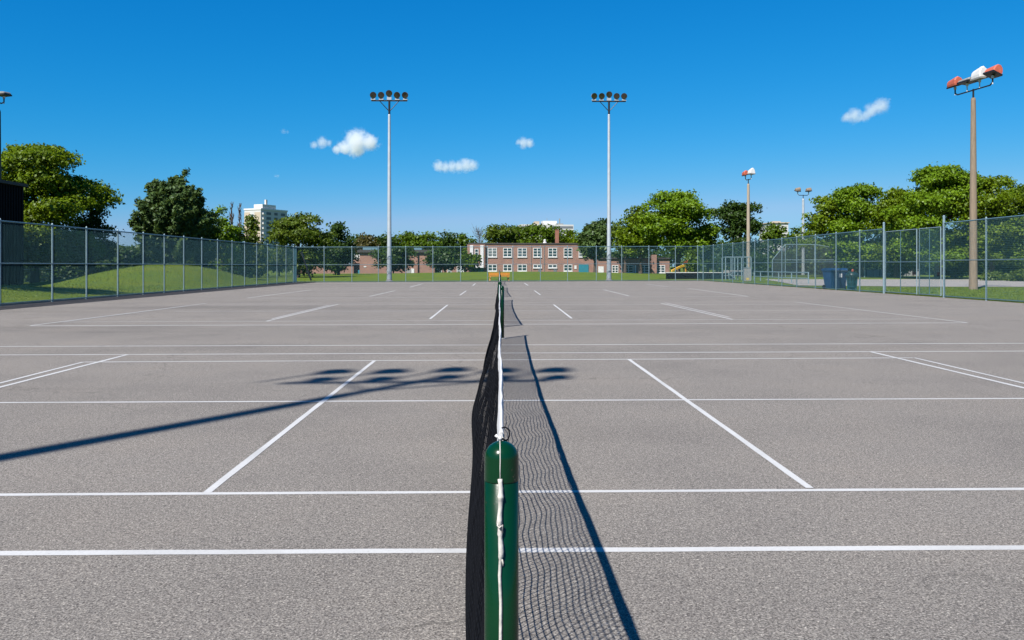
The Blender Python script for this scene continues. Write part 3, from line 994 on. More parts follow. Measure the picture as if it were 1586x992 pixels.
def tree(name, label, cat, base, H, W, material, seed, kind='broad', clear=0.16, group='park trees', depth=None, nlobe=None, dens=1.0, Wd=None):
    d = depth or math.hypot(base[0], base[1])
    r = np.random.RandomState(seed)
    t = thing(name, label, cat, (base[0], base[1], base[2] - 0.05), 0, group)
    leaf = min(max(0.12, d * 0.0023), 0.50)
    R = W / 2
    Rd = (Wd or W) / 2
    lobes = []
    z0 = H * clear
    if kind in ('broad', 'round'):
        k = nlobe or (44 if kind == 'broad' else 30)
        for i in range(k):
            u = r.uniform(-1, 1); ph = r.uniform(0, 2 * math.pi)
            rr_ = r.uniform(0.45, 0.98)
            zc = (z0 + H) / 2 + (H - z0) / 2 * u * 0.86
            wz = math.sqrt(max(0.05, 1 - (u * 0.95) ** 2)) if kind == 'round' else math.sqrt(max(0.06, 1 - (max(u, -0.3) * 0.92) ** 2)) * (1 if u > -0.55 else 0.85)
            q = R * r.uniform(0.16, 0.32)
            x, y = math.cos(ph) * max(0.1, R * wz * rr_ - q * 0.5), math.sin(ph) * max(0.1, Rd * wz * rr_ - q * 0.5)
            lobes.append(((x, y, zc), (q * 1.3, q * 1.3, q * 0.58)))
        lobes.append(((0, 0, (z0 + H) / 2), (R * 0.55, Rd * 0.55, (H - z0) * 0.36)))
    elif kind == 'conifer':
        k = nlobe or 46
        for i in range(k):
            f = (i + r.uniform(0, 1)) / k
            zc = z0 + (H - z0) * f * 0.97
            ring = R * (1 - f) ** 0.8 + 0.05 * R
            ph = i * 2.4 + r.uniform(-.4, .4)
            q = max(0.16 * R, ring * 0.36)
            lobes.append(((math.cos(ph) * ring * 0.72, math.sin(ph) * ring * 0.72, zc), (q * 1.2, q * 1.2, q * 0.7)))
        lobes.append(((0, 0, z0 + (H - z0) * 0.35), (R * 0.5, R * 0.5, (H - z0) * 0.35)))
    elif kind == 'feather':
        k = nlobe or 34
        for i in range(k):
            f = r.uniform(0, 1) ** 0.9
            zc = z0 + (H - z0) * f * 0.86
            ring = 0.8 * R * (0.25 + 0.75 * math.sqrt(max(0, 1 - (f * 0.93) ** 2))) * r.uniform(0.35, 1.0)
            ph = r.uniform(0, 2 * math.pi)
            q = R * r.uniform(0.10, 0.17)
            lobes.append(((math.cos(ph) * ring * 0.85, math.sin(ph) * ring * 0.85, zc), (q, q, q * 0.8)))
        lobes.append(((0, 0, z0 + (H - z0) * 0.42), (R * 0.52, R * 0.52, (H - z0) * 0.38)))
    centres, dirs = [], []
    for (c, rad) in lobes:
        area = 4 * math.pi * ((rad[0] * rad[1]) ** 1.6 / 1 + 2 * (rad[0] * rad[2]) ** 1.6) ** (1 / 1.6) / 3 ** (1 / 1.6)
        per = 9
        n = int(max(6, dens * 1.25 * area / (leaf * leaf) / per))
        v = r.normal(0, 1, (n, 3)); v /= np.linalg.norm(v, axis=1, keepdims=True)
        low = (v[:, 2] < -0.1) & (r.rand(n) < 0.62)
        v[low, 2] *= -1
        rho = r.uniform(0.25, 1.0, (n, 1)) ** 0.33
        rho *= 1 + 0.16 * np.sin(v[:, :1] * 7 + seed) * np.sin(v[:, 1:2] * 6 + seed * 2)
        pts = np.array(c) + v * np.array(rad) * rho
        dd = v.copy()
        centres.append(pts); dirs.append(dd)
    if kind == 'feather':           # long upswept branches, leafy to the tip
        for i in range(120):
            f = r.uniform(0.05, 0.78)
            az = r.uniform(0, 2 * math.pi)
            el = math.radians(r.uniform(18, 50) + 38 * f)
            env = R * (0.42 + 0.50 * math.sin(math.pi * min(1, 0.18 + f)))
            ln = min(env * r.uniform(0.8, 1.2) / max(0.35, math.cos(el)), (H * 0.93 - (z0 + (H - z0) * f * 0.8)) / max(0.2, math.sin(el)))
            for _ in range(8):
                rad_, zt_ = ln * math.cos(el), z0 + (H - z0) * f * 0.8 + ln * math.sin(el) + ln * 0.1
                if rad_ < R * 1.2 and zt_ < H * (1.02 - 0.40 * min(1, rad_ / R) ** 1.3 + 0.05 * math.sin(az * 2 + seed)): break
                ln *= 0.88
            ln *= r.uniform(0.8, 1.06)
            dvec = np.array([math.cos(az) * math.cos(el), math.sin(az) * math.cos(el), math.sin(el)])
            k_ = int(34 * dens)
            tt = r.uniform(0.3, 1.0, (k_, 1)) ** 0.8
            bend = np.array([0, 0, 1.0]) * (tt ** 2) * ln * 0.10
            centres.append(np.array([0, 0, z0 + (H - z0) * f * 0.8]) + dvec * tt * ln + bend + r.normal(0, 1, (k_, 3)) * (0.055 * R * (1.3 - tt)))
            dirs.append(np.tile(dvec * 0.5, (k_, 1)))
    C, Dv = np.concatenate(centres), np.concatenate(dirs)
    ok = C[:, 2] > z0 * 0.55 + 0.15
    C, Dv = C[ok], Dv[ok]
    cap = int(6500 * dens) if d < 140 else 2600
    if len(C) > cap:
        idx = r.permutation(len(C))[:cap]
        C, Dv = C[idx], Dv[idx]
        leaf *= 1.12
    leaves('crown', C, Dv, leaf, leaf * (1.25 if kind != 'feather' else 0.7), 9, material, t, seed + 5, aspect=1.5 if kind != 'feather' else 2.6)
    m = MB()
    tr_ = max(0.10, H * 0.026)
    m.tube([(0, 0, -0.2), (0.03, 0, H * 0.12), (0.05 * R, 0.02 * R, H * 0.35), (0, 0, H * 0.62), (0.02, 0, H * 0.85)], [tr_ * 1.35, tr_, tr_ * 0.8, tr_ * 0.5, tr_ * 0.15], 9)
    for (c, rad) in lobes[:14]:
        c = Vector(c)
        s = Vector((0, 0, max(z0 * 0.8, c.z * 0.55)))
        mid = s.lerp(c, 0.5) + Vector((0, 0, 0.06 * H))
        m.tube([s, mid, c], [tr_ * 0.4, tr_ * 0.26, tr_ * 0.08], 5, False)
    m.build('trunk', M_BARK, t)
    return t

L_YEL = leaf_mat('leaf_yellow_green', (0.100, 0.156, 0.0045))
L_GRN = leaf_mat('leaf_mid_green', (0.070, 0.122, 0.007))
L_DRK = leaf_mat('leaf_dark_green', (0.032, 0.064, 0.010))
L_BLU = leaf_mat('leaf_blue_green', (0.062, 0.104, 0.032), 0.2)
L_OLV = leaf_mat('leaf_olive', (0.078, 0.118, 0.011))
L_BRT = leaf_mat('leaf_bright', (0.106, 0.184, 0.007))
L_BRN = leaf_mat('leaf_brownish', (0.068, 0.062, 0.018))

def ptree(px, w, top, d, material, seed, label, kind='broad', name='broadleaf_tree', cat='tree', clear=0.14, ground=0.0, **kw):
    b = D(px, d, ground)
    tree(name, label, cat, b, ht(top, d) - ground, w / F_PX * d, material, seed, kind, clear, depth=d, **kw)

ptree(54, 222, 218, 64, L_YEL, 101, 'big yellow-green tree spreading beside the dark building at the left edge', dens=1.35, clear=0.1)
tree('broadleaf_tree', 'tree beyond the left picture edge shading the small mound', 'tree', (-27.9, 34.6, 0), 12.5, 7.6, L_GRN, 99, depth=60, clear=0.4, group='park trees')
ptree(140, 84, 306, 70, L_DRK, 102, 'dark lower tree tucked under the right side of the big left tree', kind='round', clear=0.1)
ptree(266, 146, 262, 78, L_BLU, 103, 'feathery blue-green tree with spiky upswept branches on the left', kind='feather', name='feathery_tree', clear=0.08, dens=1.15)
ptree(318, 58, 306, 84, L_DRK, 104, 'dark green tree against the right side of the feathery tree', kind='round', clear=0.08)
ptree(344, 50, 317, 88, L_BRT, 105, 'bright yellow-green upright tree left of the white tower', kind='round', clear=0.08)
ptree(389, 46, 334, 100, L_OLV, 106, 'olive conifer with pointed top in front of the white tower', kind='conifer', name='conifer_tree', clear=0.05)
ptree(366, 40, 350, 98, L_DRK, 107, 'short dark conifer below the bare poplars', kind='conifer', name='conifer_tree', clear=0.05)
ptree(462, 108, 333, 100, L_OLV, 108, 'rounded olive-green tree right of the white tower', kind='round', clear=0.08)
ptree(524, 50, 345, 118, L_DRK, 109, 'dark blue-green tree beside the rounded olive tree', kind='round', clear=0.08)
far = [(568, 62, 363, L_BRN, 'brownish tree far behind the left brick wing'), (600, 46, 361, L_DRK, 'dark tree behind the left floodlight pole'), (631, 58, 358, L_GRN, 'mid green far tree just right of the left floodlight pole'),
       (662, 62, 357, L_GRN, 'rounded green far tree above the middle of the left wing'), (694, 58, 359, L_DRK, 'dark rounded far tree left of the two-storey block'), (718, 40, 363, L_GRN, 'small far tree touching the left end of the two-storey block')]
for i, (px, w, tp, mm, lab) in enumerate(far):
    ptree(px, w, tp, 232, mm, 120 + i, lab, kind='round', clear=0.05)
ptree(775, 62, 347, 222, L_OLV, 130, 'olive tree behind the roof at the left of the brick block', kind='round', clear=0.05)
ptree(805, 62, 350, 226, L_GRN, 131, 'mid green tree behind the brick block below the distant apartments', kind='round', clear=0.05)
ptree(838, 80, 343, 216, L_GRN, 132, 'large dense green tree left of the school chimney', kind='round', clear=0.05)
ptree(884, 52, 357, 222, L_YEL, 133, 'yellow-green tree right of the school chimney', kind='round', clear=0.05)
ptree(934, 46, 337, 235, L_DRK, 134, 'dark tree peeking above the blue-green tree by the right floodlight pole', kind='round', clear=0.05)
ptree(921, 58, 343, 160, L_BLU, 135, 'blue-green tree hiding the right end of the brick block', kind='feather', name='feathery_tree', clear=0.30)
ptree(968, 52, 345, 168, L_OLV, 136, 'olive-brown tree just right of the right floodlight pole', kind='round', clear=0.42)
ptree(992, 72, 318, 124, L_YEL, 140, 'yellow-green tree on the left flank of the big bright tree', clear=0.26)
ptree(1050, 118, 296, 118, L_BRT, 141, 'big bright green tree behind the right end of the back fence', dens=1.2, clear=0.24)
ptree(1096, 40, 348, 122, L_YEL, 142, 'low yellow-green tree between the bright tree and the dark one', kind='round', clear=0.1)
ptree(1147, 92, 310, 112, L_DRK, 143, 'dark green tree behind the thinner tan light pole', kind='broad', clear=0.1)
ptree(1202, 52, 347, 122, L_GRN, 144, 'low green tree left of the grey light pole', kind='round', clear=0.08)
ptree(1232, 46, 345, 128, L_GRN, 145, 'low green tree right behind the grey light pole', kind='round', clear=0.08)
ptree(1286, 92, 302, 108, L_YEL, 146, 'yellow-green tree just right of the grey light pole', clear=0.1)
ptree(1332, 122, 287, 104, L_BRT, 147, 'bright tree above the blue bins', clear=0.1, dens=1.1)
ptree(1388, 100, 292, 100, L_YEL, 148, 'yellow-green tree above the gate', clear=0.1)
ptree(1452, 160, 261, 94, L_BRT, 149, 'tallest bright tree left of the wooden light pole', clear=0.1, dens=1.2)
ptree(1536, 132, 273, 92, L_YEL, 150, 'wide yellow-green tree right of the wooden light pole', clear=0.1, dens=1.1)
ptree(1600, 110, 286, 90, L_GRN, 151, 'green tree cut by the right picture edge', clear=0.1)
# trees in front of the school and behind the side fences
ptree(609, 68, 383, 140, L_DRK, 160, 'dark round tree on a thin trunk before the left brick wing', kind='round', clear=0.16)
ptree(689, 62, 385, 143, L_DRK, 161, 'bushy dark tree before the windows of the left wing', kind='round', clear=0.2)
ptree(727, 38, 396, 146, L_GRN, 162, 'small tree beside the white school entrance', kind='round', clear=0.2)
ptree(519, 66, 384, 118, L_DRK, 163, 'dark tree behind the left corner of the back fence', kind='round', clear=0.2)
ptree(470, 36, 384, 112, L_DRK, 164, 'shaded slim tree at the left fence corner', kind='round', clear=0.15)
for i, (px, w, tp, lab) in enumerate([(272, 44, 385, 'small leafy tree behind the crest of the large mound'), (312, 42, 380, 'second small leafy tree behind the large mound'), (352, 46, 379, 'small leafy tree on the right behind the large mound'), (398, 44, 378, 'leafy tree behind the end of the left fence'), (432, 40, 383, 'leafy tree behind the last bays of the left fence')]):
    ptree(px, w, tp, 96 + 4 * i, L_GRN if i % 2 else L_OLV, 170 + i, lab, kind='round', clear=0.12)
for i, (px, w, tp, lab) in enumerate([(1075, 40, 388, 'sparse small tree above the yellow slide'), (1130, 46, 378, 'shaded small tree behind the dugout frame'), (1392, 70, 372, 'low bushy tree seen through the gate'), (1560, 80, 372, 'low bushy tree behind the fence at the right edge'), (1480, 66, 376, 'low bushy tree behind the wooden light pole')]):
    ptree(px, w, tp, 112 - 4 * i, L_GRN if i != 1 else L_DRK, 180 + i, lab, kind='round', clear=0.06)
ptree(1581, 40, 420, 80, L_OLV, 190, 'yellowish shrub at the edge of the gravel by the right picture edge', kind='round', name='shrub', cat='shrub', clear=0.02)
ptree(1540, 30, 424, 84, L_OLV, 191, 'smaller yellowish shrub left of the edge shrub', kind='round', name='shrub', cat='shrub', clear=0.02)

def bare_tree(px, top, d, label, seed, w=14, upright=True):
    b = D(px, d, 0)
    H = ht(top, d)
    t = thing('bare_tree', label, 'tree', b, 0, 'bare trees')
    r = random.Random(seed)
    m = MB()
    m.tube([(0, 0, -0.1), (0.05, 0, H * 0.5), (0, 0, H)], [H * 0.02, H * 0.012, 0.02], 7)
    m.build('trunk', M_BARK, t)
    m = MB()
    R = w / F_PX * d / 2
    for i in range(60):
        z = r.uniform(0.25, 0.95) * H
        a = r.uniform(0, 6.28)
        l = R * r.uniform(0.4, 1.0) * (1.2 - z / H * 0.7)
        e = Vector((math.cos(a) * l, math.sin(a) * l, z + l * (2.6 if upright else 0.8)))
        s = Vector((0, 0, z))
        m.tube([s, s.lerp(e, 0.5) + Vector((math.cos(a) * l * 0.15, math.sin(a) * l * 0.15, -l * 0.2)), e], [0.06, 0.04, 0.015], 4, False)
        for j in range(4):
            q = s.lerp(e, r.uniform(0.3, 0.9))
            m.tube([q, q + Vector((r.uniform(-1, 1), r.uniform(-1, 1), r.uniform(0.2, 1.6))) * R * 0.3], [0.03, 0.01], 3, False)
    m.build('branch_spray', M_BARK, t)
bare_tree(359, 312, 112, 'left one of two thin bare poplar tops left of the white tower', 5, 12)
bare_tree(371, 316, 116, 'right one of two thin bare poplar tops, nearest the white tower', 6, 12)
bare_tree(742, 356, 208, 'dark bare twiggy tree above the left end of the school roof', 7, 36, False)

# far wood closing the horizon
def wood_belt(name, Y, x0, x1, h, seed, material, leaf=1.1):
    r = np.random.RandomState(seed)
    n = int(3200 * (1.1 / leaf) ** 1.3)
    x = r.uniform(x0, x1, n)
    prof = h * (0.72 + 0.20 * np.sin(x * 0.11) + 0.13 * np.sin(x * 0.27 + 2))
    z = prof * r.uniform(0, 1, n) ** 0.6
    y = Y + r.uniform(-6, 6, n)
    C = np.stack([x, y, z], 1)
    Dv = np.tile(np.array([[0, -0.8, 0.5]]), (n, 1))
    o = leaves(name, C, Dv, leaf, leaf * 1.2, 8, material, None, seed)
    setting(o, 'stuff')
wood_belt('distant_wood', 285, -190, 190, 11.5, 301, L_DRK, 0.8)
wood_belt('distant_undergrowth', 128, 34, 90, 4.6, 302, L_DRK, 0.34)
wood_belt('shaded_thicket', 82, -54, -33.5, 4.0, 303, L_DRK, 0.24)

GV, GF = grass_blades()
setting(np_object('grass', GV, GF, leaf_mat('grass_blade', (0.115, 0.165, 0.012), 0.35)), 'stuff')

# ------------------------------------------------------------------ school
SY = 180.0
def sx(px, Y=SY): return ray(px).x / ray(px).y * Y
def sz(py, px=800, Y=SY): return ht(py, Y)
def window(parent, x0, x1, z0, z1, y, cols=2, rows=3, sill=True):
    f = MB()
    t, dp = 0.13, 0.10
    f.box((x0, y - dp, z0), (x1, y - 0.01, z0 + t)); f.box((x0, y - dp, z1 - t), (x1, y - 0.01, z1))
    f.box((x0, y - dp, z0 + t), (x0 + t, y - 0.01, z1 - t)); f.box((x1 - t, y - dp, z0 + t), (x1, y - 0.01, z1 - t))
    for i in range(1, cols):
        xx = x0 + (x1 - x0) * i / cols
        f.box((xx - 0.08, y - dp + 0.003, z0 + t), (xx + 0.08, y - 0.012, z1 - t))
    for j in range(1, rows):
        zz = z0 + (z1 - z0) * j / rows
        f.box((x0 + t, y - dp + 0.006, zz - 0.055), (x1 - t, y - 0.014, zz + 0.055))
    if sill:
        f.box((x0 - 0.05, y - 0.2, z0 - 0.16), (x1 + 0.05, y - 0.01, z0 - 0.003))
    w = f.build('window', M_WHITE, parent)
    g = MB(); g.box((x0 + t - 0.02, y - 0.035, z0 + t - 0.02), (x1 - t + 0.02, y - 0.02, z1 - t + 0.02))
    g.build('pane', rng.choice([M_GLASS, M_GLASS, M_GLASS2, M_GLASS3]), w)
    return w
school = thing('school_building', 'two-storey brick school block with white windows and a tall chimney', 'school', (0, 0, 0), 0)
X0, X1 = sx(726), sx(925)
ZT = sz(379)
m = MB(); m.box((X0, SY, -0.6), (X1, SY + 14, ZT)); m.build('wall', M_BRICK, school)
m = MB(); m.box((X0 - 0.15, SY - 0.15, ZT + 0.002), (X1 + 0.15, SY + 14.2, ZT + 0.32)); rf = m.build('roof', M_ROOF, school)
m = MB(); m.box((sx(861.5), SY + 3, ZT + 0.33), (sx(867.2), SY + 3.8, sz(356.5, Y=SY + 3))); m.box((sx(861.2), SY + 2.96, sz(357, Y=SY+3)), (sx(867.5), SY + 3.84, sz(356, Y=SY+3))); m.build('chimney', M_BRICKC, rf)
m = MB(); m.lathe([(0.42, ZT + 0.33), (0.36, ZT + 0.6), (0.22, ZT + 0.65), (0.30, ZT + 0.95), (0.25, ZT + 1.1), (0.05, ZT + 1.15)], (sx(844.5), SY + 1.6, 0), 14); m.build('roof_vent', M_WHITE, rf)
for (a, b) in ((755.6, 769.7), (779.3, 792.8), (801.6, 816), (825.7, 839), (849, 862.8), (873, 886.4), (896.2, 909)):
    window(school, sx(a), sx(b), sz(398.3), sz(384.3), SY)
for (a, b) in ((755.6, 769.7), (779.3, 792.8), (801.6, 816), (873, 886.4)):
    window(school, sx(a), sx(b), sz(420.2), sz(410.0), SY, rows=2)
for (a, b) in ((825.7, 839), (849, 862.8)):
    window(school, sx(a), sx(b), sz(415.2), sz(410.0), SY, rows=1)
    m = MB(); m.box((sx(b - 5.5), SY - 0.06, -0.3), (sx(b - 0.6), SY - 0.005, sz(416.5))); m.build('door', M_BALC, school)
# entrance bay with white pilasters
m = MB(); m.box((X0 - 0.3, SY - 0.6, -0.5), (sx(751.5), SY - 0.004, ZT - 0.05)); m.build('entrance_bay', M_BRICK, school)
yb = SY - 0.62
for (a, b, t0, t1) in ((728, 733, 399, 380.5), (744, 749, 412.5, 380.5)):
    m = MB(); m.box((sx(a), yb - 0.22, sz(t0)), (sx(b), yb, sz(t1))); m.build('pilaster', M_WHITE, school)
window(school, sx(735.3), sx(741.2), sz(396.5), sz(386), yb, cols=1, rows=2)
m = MB(); m.box((sx(731), yb - 1.6, sz(415)), (sx(749.3), yb, sz(411.4))); m.build('canopy', M_WHITE, school)
m = MB(); m.box((sx(735), yb - 0.12, -0.4), (sx(749), yb - 0.003, sz(415.2))); m.build('teal_panel', M_TEAL, school)
m = MB(); m.box((sx(724), yb - 0.12, -0.4), (sx(734.6), yb - 0.003, sz(411.6))); m.build('dark_doorway', M_BLACKW, school)
for a in (752.5, 822.5, 843):
    m = MB(); m.tube([(sx(a), SY - 0.08, 0), (sx(a), SY - 0.08, ZT - 0.2)], 0.06, 6); m.build('downpipe', M_GREY, school)
m = MB(); m.box((sx(889.5), SY - 0.1, sz(417)), (sx(893), SY - 0.01, sz(411.5))); m.build('notice_board', M_WHITE, school)
m = MB(); m.box((sx(896.2), SY - 0.12, -0.4), (sx(911.5), SY - 0.01, sz(410))); m.build('teal_door', M_TEAL, school)

left = thing('school_wing', 'low brick wing with dark flat roof left of the two-storey school', 'school wing', (0, 0, 0), 0)
LY = 166.0
lx = lambda px: sx(px, LY)
lz = lambda py: ht(py, LY)
m = MB(); m.box((lx(557), LY, -0.6), (lx(673), LY + 12, lz(391.5))); m.build('wall', M_BRICK, left)
m = MB(); m.box((lx(554), LY - 0.5, lz(391.5) + 0.002), (lx(675), LY + 12.3, lz(387.5))); rf = m.build('roof', M_ROOF, left)
m = MB(); m.box((lx(560), LY + 1.5, lz(387.4)), (lx(583), LY + 5, lz(383.5))); m.box((lx(640), LY + 1.5, lz(387.4)), (lx(652), LY + 5, lz(384))); m.build('roof_unit', M_GALVT, rf)
m = MB(); m.box((lx(673), LY + 1.2, -0.6), (lx(727), LY + 12, lz(404.5))); m.build('low_wall', M_BRICK, left)
m = MB(); m.box((lx(672.5), LY + 0.9, lz(404.5) + 0.002), (lx(727), LY + 12.2, lz(403))); m.build('low_roof', M_ROOF, left)
m = MB(); m.box((lx(450), LY + 2, -0.6), (lx(546), LY + 9, lz(410))); m.build('annex_wall', M_BRICK, left)
m = MB(); m.box((lx(448), LY + 1.7, lz(410) + 0.002), (lx(546), LY + 9.2, lz(408.6))); m.build('annex_roof', M_ROOF, left)
m = MB(); m.box((lx(546.2), LY + 1.0, -0.5), (lx(556.8), LY + 2.2, lz(408))); m.build('dark_doorway', M_BLACKW, left)
m = MB(); m.box((lx(546.1), LY + 1.02, lz(407.9)), (lx(556.9), LY + 2.2, lz(402.3))); m.build('brick_lintel', M_BRICK, left)
for a in (547, 550.6, 554.2):
    m = MB(); m.box((lx(a), LY + 1.0, lz(402)), (lx(a + 2.2), LY + 1.3, lz(394.5))); m.build('white_slat', M_WHITE, left)
m = MB(); m.box((lx(553.5), LY + 0.8, -0.4), (lx(556.5), LY + 0.98, lz(418.5))); m.build('teal_door', M_TEAL, left)
m = MB(); m.box((lx(563.5), LY - 0.08, lz(414.3)), (lx(567.5), LY - 0.004, lz(412.6))); m.build('wall_plaque', M_WHITE, left)
m = MB(); m.box((lx(630), LY - 0.08, -0.4), (lx(636.5), LY - 0.004, lz(417))); m.build('grey_door', M_GREY, left)
m = MB(); m.box((lx(637), LY - 0.09, -0.4), (lx(641.5), LY - 0.004, lz(416.3))); m.build('white_door', M_WHITE, left)
m = MB(); m.tube([(lx(648), LY - 0.12, -0.4), (lx(648), LY - 0.12, lz(391.8))], 0.13, 8); m.build('downpipe', M_DKMET, left)
for (a, b) in ((676, 684), (692.5, 698.5), (707, 713), (713.6, 718)):
    window(left, lx(a), lx(b), lz(424), lz(412), LY + 1.2, cols=1, rows=3)

right = thing('school_wing', 'one-storey brick wing with white windows right of the right floodlight pole', 'school wing', (0, 0, 0), 0)
RY = 172.0
rx = lambda px: sx(px, RY)
rz_ = lambda py: ht(py, RY)
m = MB(); m.box((rx(926), RY, -0.6), (rx(1037), RY + 12, rz_(401))); m.build('wall', M_BRICK, right)
m = MB(); m.box((rx(925), RY - 0.4, rz_(401) + 0.002), (rx(1038), RY + 12.3, rz_(399.4))); m.build('roof', M_ROOF, right)
for (a, b) in ((947.7, 957.6), (966, 981), (990, 1006), (1017, 1030)):
    window(right, rx(a), rx(b), rz_(423), rz_(411), RY, cols=2, rows=3)
m = MB(); m.box((rx(1008), RY - 1.2, -0.5), (rx(1015.5), RY - 0.01, rz_(395))); m.build('buttress', M_BRICK, right)
m = MB(); m.box((rx(926.5), RY - 0.09, -0.4), (rx(935), RY - 0.004, rz_(413))); m.build('white_door', M_WHITE, right)
m = MB(); m.box((rx(983), RY - 0.09, -0.4), (rx(985), RY - 0.004, rz_(411))); m.build('white_trim', M_WHITE, right)

# ------------------------------------------------------------------ distant towers and other buildings
tw = thing('apartment_tower', 'distant beige and white apartment tower above the left trees', 'apartment building', D(404, 500), math.radians(-25))
TH = ht(325, 500)
m = MB(); m.box((-12.5, 0, -2), (0, 24, TH)); m.build('wall', M_PALE, tw)
m = MB(); m.box((-12.6, -0.05, -2), (-8.2, -0.004, TH - 1.4)); m.box((-4.8, -0.05, -2), (-0.3, -0.004, TH - 1.4)); m.build('beige_panel', M_BEIGE, tw)
for k in range(11):
    m = MB(); m.box((-7.2, -0.08, TH - 4.2 - k * 2.9), (-5.8, -0.01, TH - 2.7 - k * 2.9)); m.build('window', M_GLASS, tw)
for k in range(12):
    m = MB()
    z = TH - 2.8 - k * 2.9
    m.box((0.004, 1.2, z), (0.9, 3.4, z + 1.1)); m.build('balcony', M_WHITE, tw)
    m = MB(); m.box((0.004, 5, z), (0.06, 9, z + 1.6)); m.box((0.004, 12, z), (0.06, 15, z + 1.6)); m.box((0.004, 18, z), (0.06, 22, z + 1.6)); m.build('window', M_BALC, tw)
m = MB(); m.box((-12.8, -0.3, TH + 0.003), (0.3, 24.3, TH + 0.9)); rf = m.build('roof', M_WHITE, tw)
m = MB(); m.box((-7, 2, TH + 0.9), (-0.5, 14, TH + 3.4)); m.build('penthouse', M_WHITE, rf)
m = MB(); m.box((-2.4, 6, TH + 3.4), (-1.2, 7.2, TH + 6.4)); m.build('flue', M_PALE, rf)

ap = thing('apartment_block', 'distant white balconied apartment block above the trees behind the school', 'apartment building', D(850, 560), math.radians(6))
kx = 560 / F_PX
AT = ht(348, 560)
def ax(px): return (px - 850) * kx
m = MB(); m.box((ax(806), 0, -2), (ax(889), 18, AT)); m.build('wall', M_PALE, ap)
for k in range(7):
    z = AT - 2.4 - k * 2.9
    m = MB(); m.box((ax(851), -0.1, z - 0.2), (ax(888), -0.01, z + 1.3)); m.box((ax(807), -0.1, z - 0.2), (ax(830), -0.01, z + 1.3)); m.build('balcony', M_BALC, ap)
m = MB(); m.box((ax(842), 3, AT + 0.003), (ax(864), 12, ht(342, 560))); m.build('penthouse', M_WHITE, ap)
m = MB(); m.box((ax(829), 2, AT + 0.003), (ax(836), 10, ht(343, 560))); m.build('brown_stair_tower', M_BEIGE, ap)
m = MB(); m.box((ax(865), 3, AT + 0.003), (ax(874), 10, ht(346, 560))); m.tube([(ax(869), 5, AT), (ax(869), 5, ht(338, 560))], 0.4, 6); m.tube([(ax(849), 5, AT), (ax(849), 5, ht(338, 560))], 0.15, 5); m.build('antenna', M_GREY, ap)

fr = thing('flat_roofed_house', 'pale flat roof barely showing above trees between the two thin light poles', 'house', D(1206, 190), 0)
m = MB(); m.box((-1.9, 0, 0), (2.2, 8, ht(346, 190))); m.build('wall', M_PALE, fr)
m = MB(); m.box((-2.1, -0.3, ht(346, 190) + 0.002), (2.4, 8.3, ht(344.6, 190))); m.box((-1, 1, ht(344.6, 190)), (0.8, 3, ht(342.6, 190))); m.build('roof', M_BEIGE, fr)

# dark building at the left edge, with ribbed cladding
db = thing('dark_building', 'tall black-clad building at the left edge behind the fence', 'building', (-32, 57, 0), 0)
m = MB(); m.box((-14, -45, -0.3), (0, 0, 6.75))
m.build('wall', M_BLACKW, db)
m = MB()
for k in range(150): m.box((0.002, -45 + 0.3 * k, 0), (0.05, -45 + 0.3 * k + 0.12, 6.7))
m.build('ribbed_cladding', M_BLACKW, db)
m = MB(); m.box((-14.2, -45.2, 6.752), (0.2, 0.2, 6.95)); m.build('roof', M_ROOF, db)
sh = thing('low_hall', 'low dark hall with curved grey roof behind the left mound', 'building', D(196, 104), math.radians(12))
m = MB(); m.box((-15, 0, -0.2), (3.5, 12, 3.2)); m.build('wall', M_BLACKW, sh)
m = MB()
prof = [(3.7 - 19.2 * i / 16, 3.2 + 0.75 * math.sin(math.pi * i / 16)) for i in range(17)]
for i in range(16):
    (xa, za), (xb, zb) = prof[i], prof[i + 1]
    m.quad((xa, -0.4, za), (xb, -0.4, zb), (xb, 12.4, zb), (xa, 12.4, za))
    m.quad((xa, -0.4, 3.2), (xb, -0.4, 3.2), (xb, -0.4, zb + 0.0), (xa, -0.4, za + 0.0))
m.build('roof', M_GREY, sh)
m = MB(); m.box((1.6, -0.06, 0), (3.2, -0.004, 2.4)); m.build('brick_pier', M_BRICKC, sh)

# low mesh fence behind the left mounds
A_, B_ = D(18, 70), D(168, 84)
fence('low wire fence behind the small mound at far left', A_, B_, [0, .25, .5, .75, 1.0], 1.15, 1.15, name='low_wire_fence', mid=0.95, post_r=0.03)

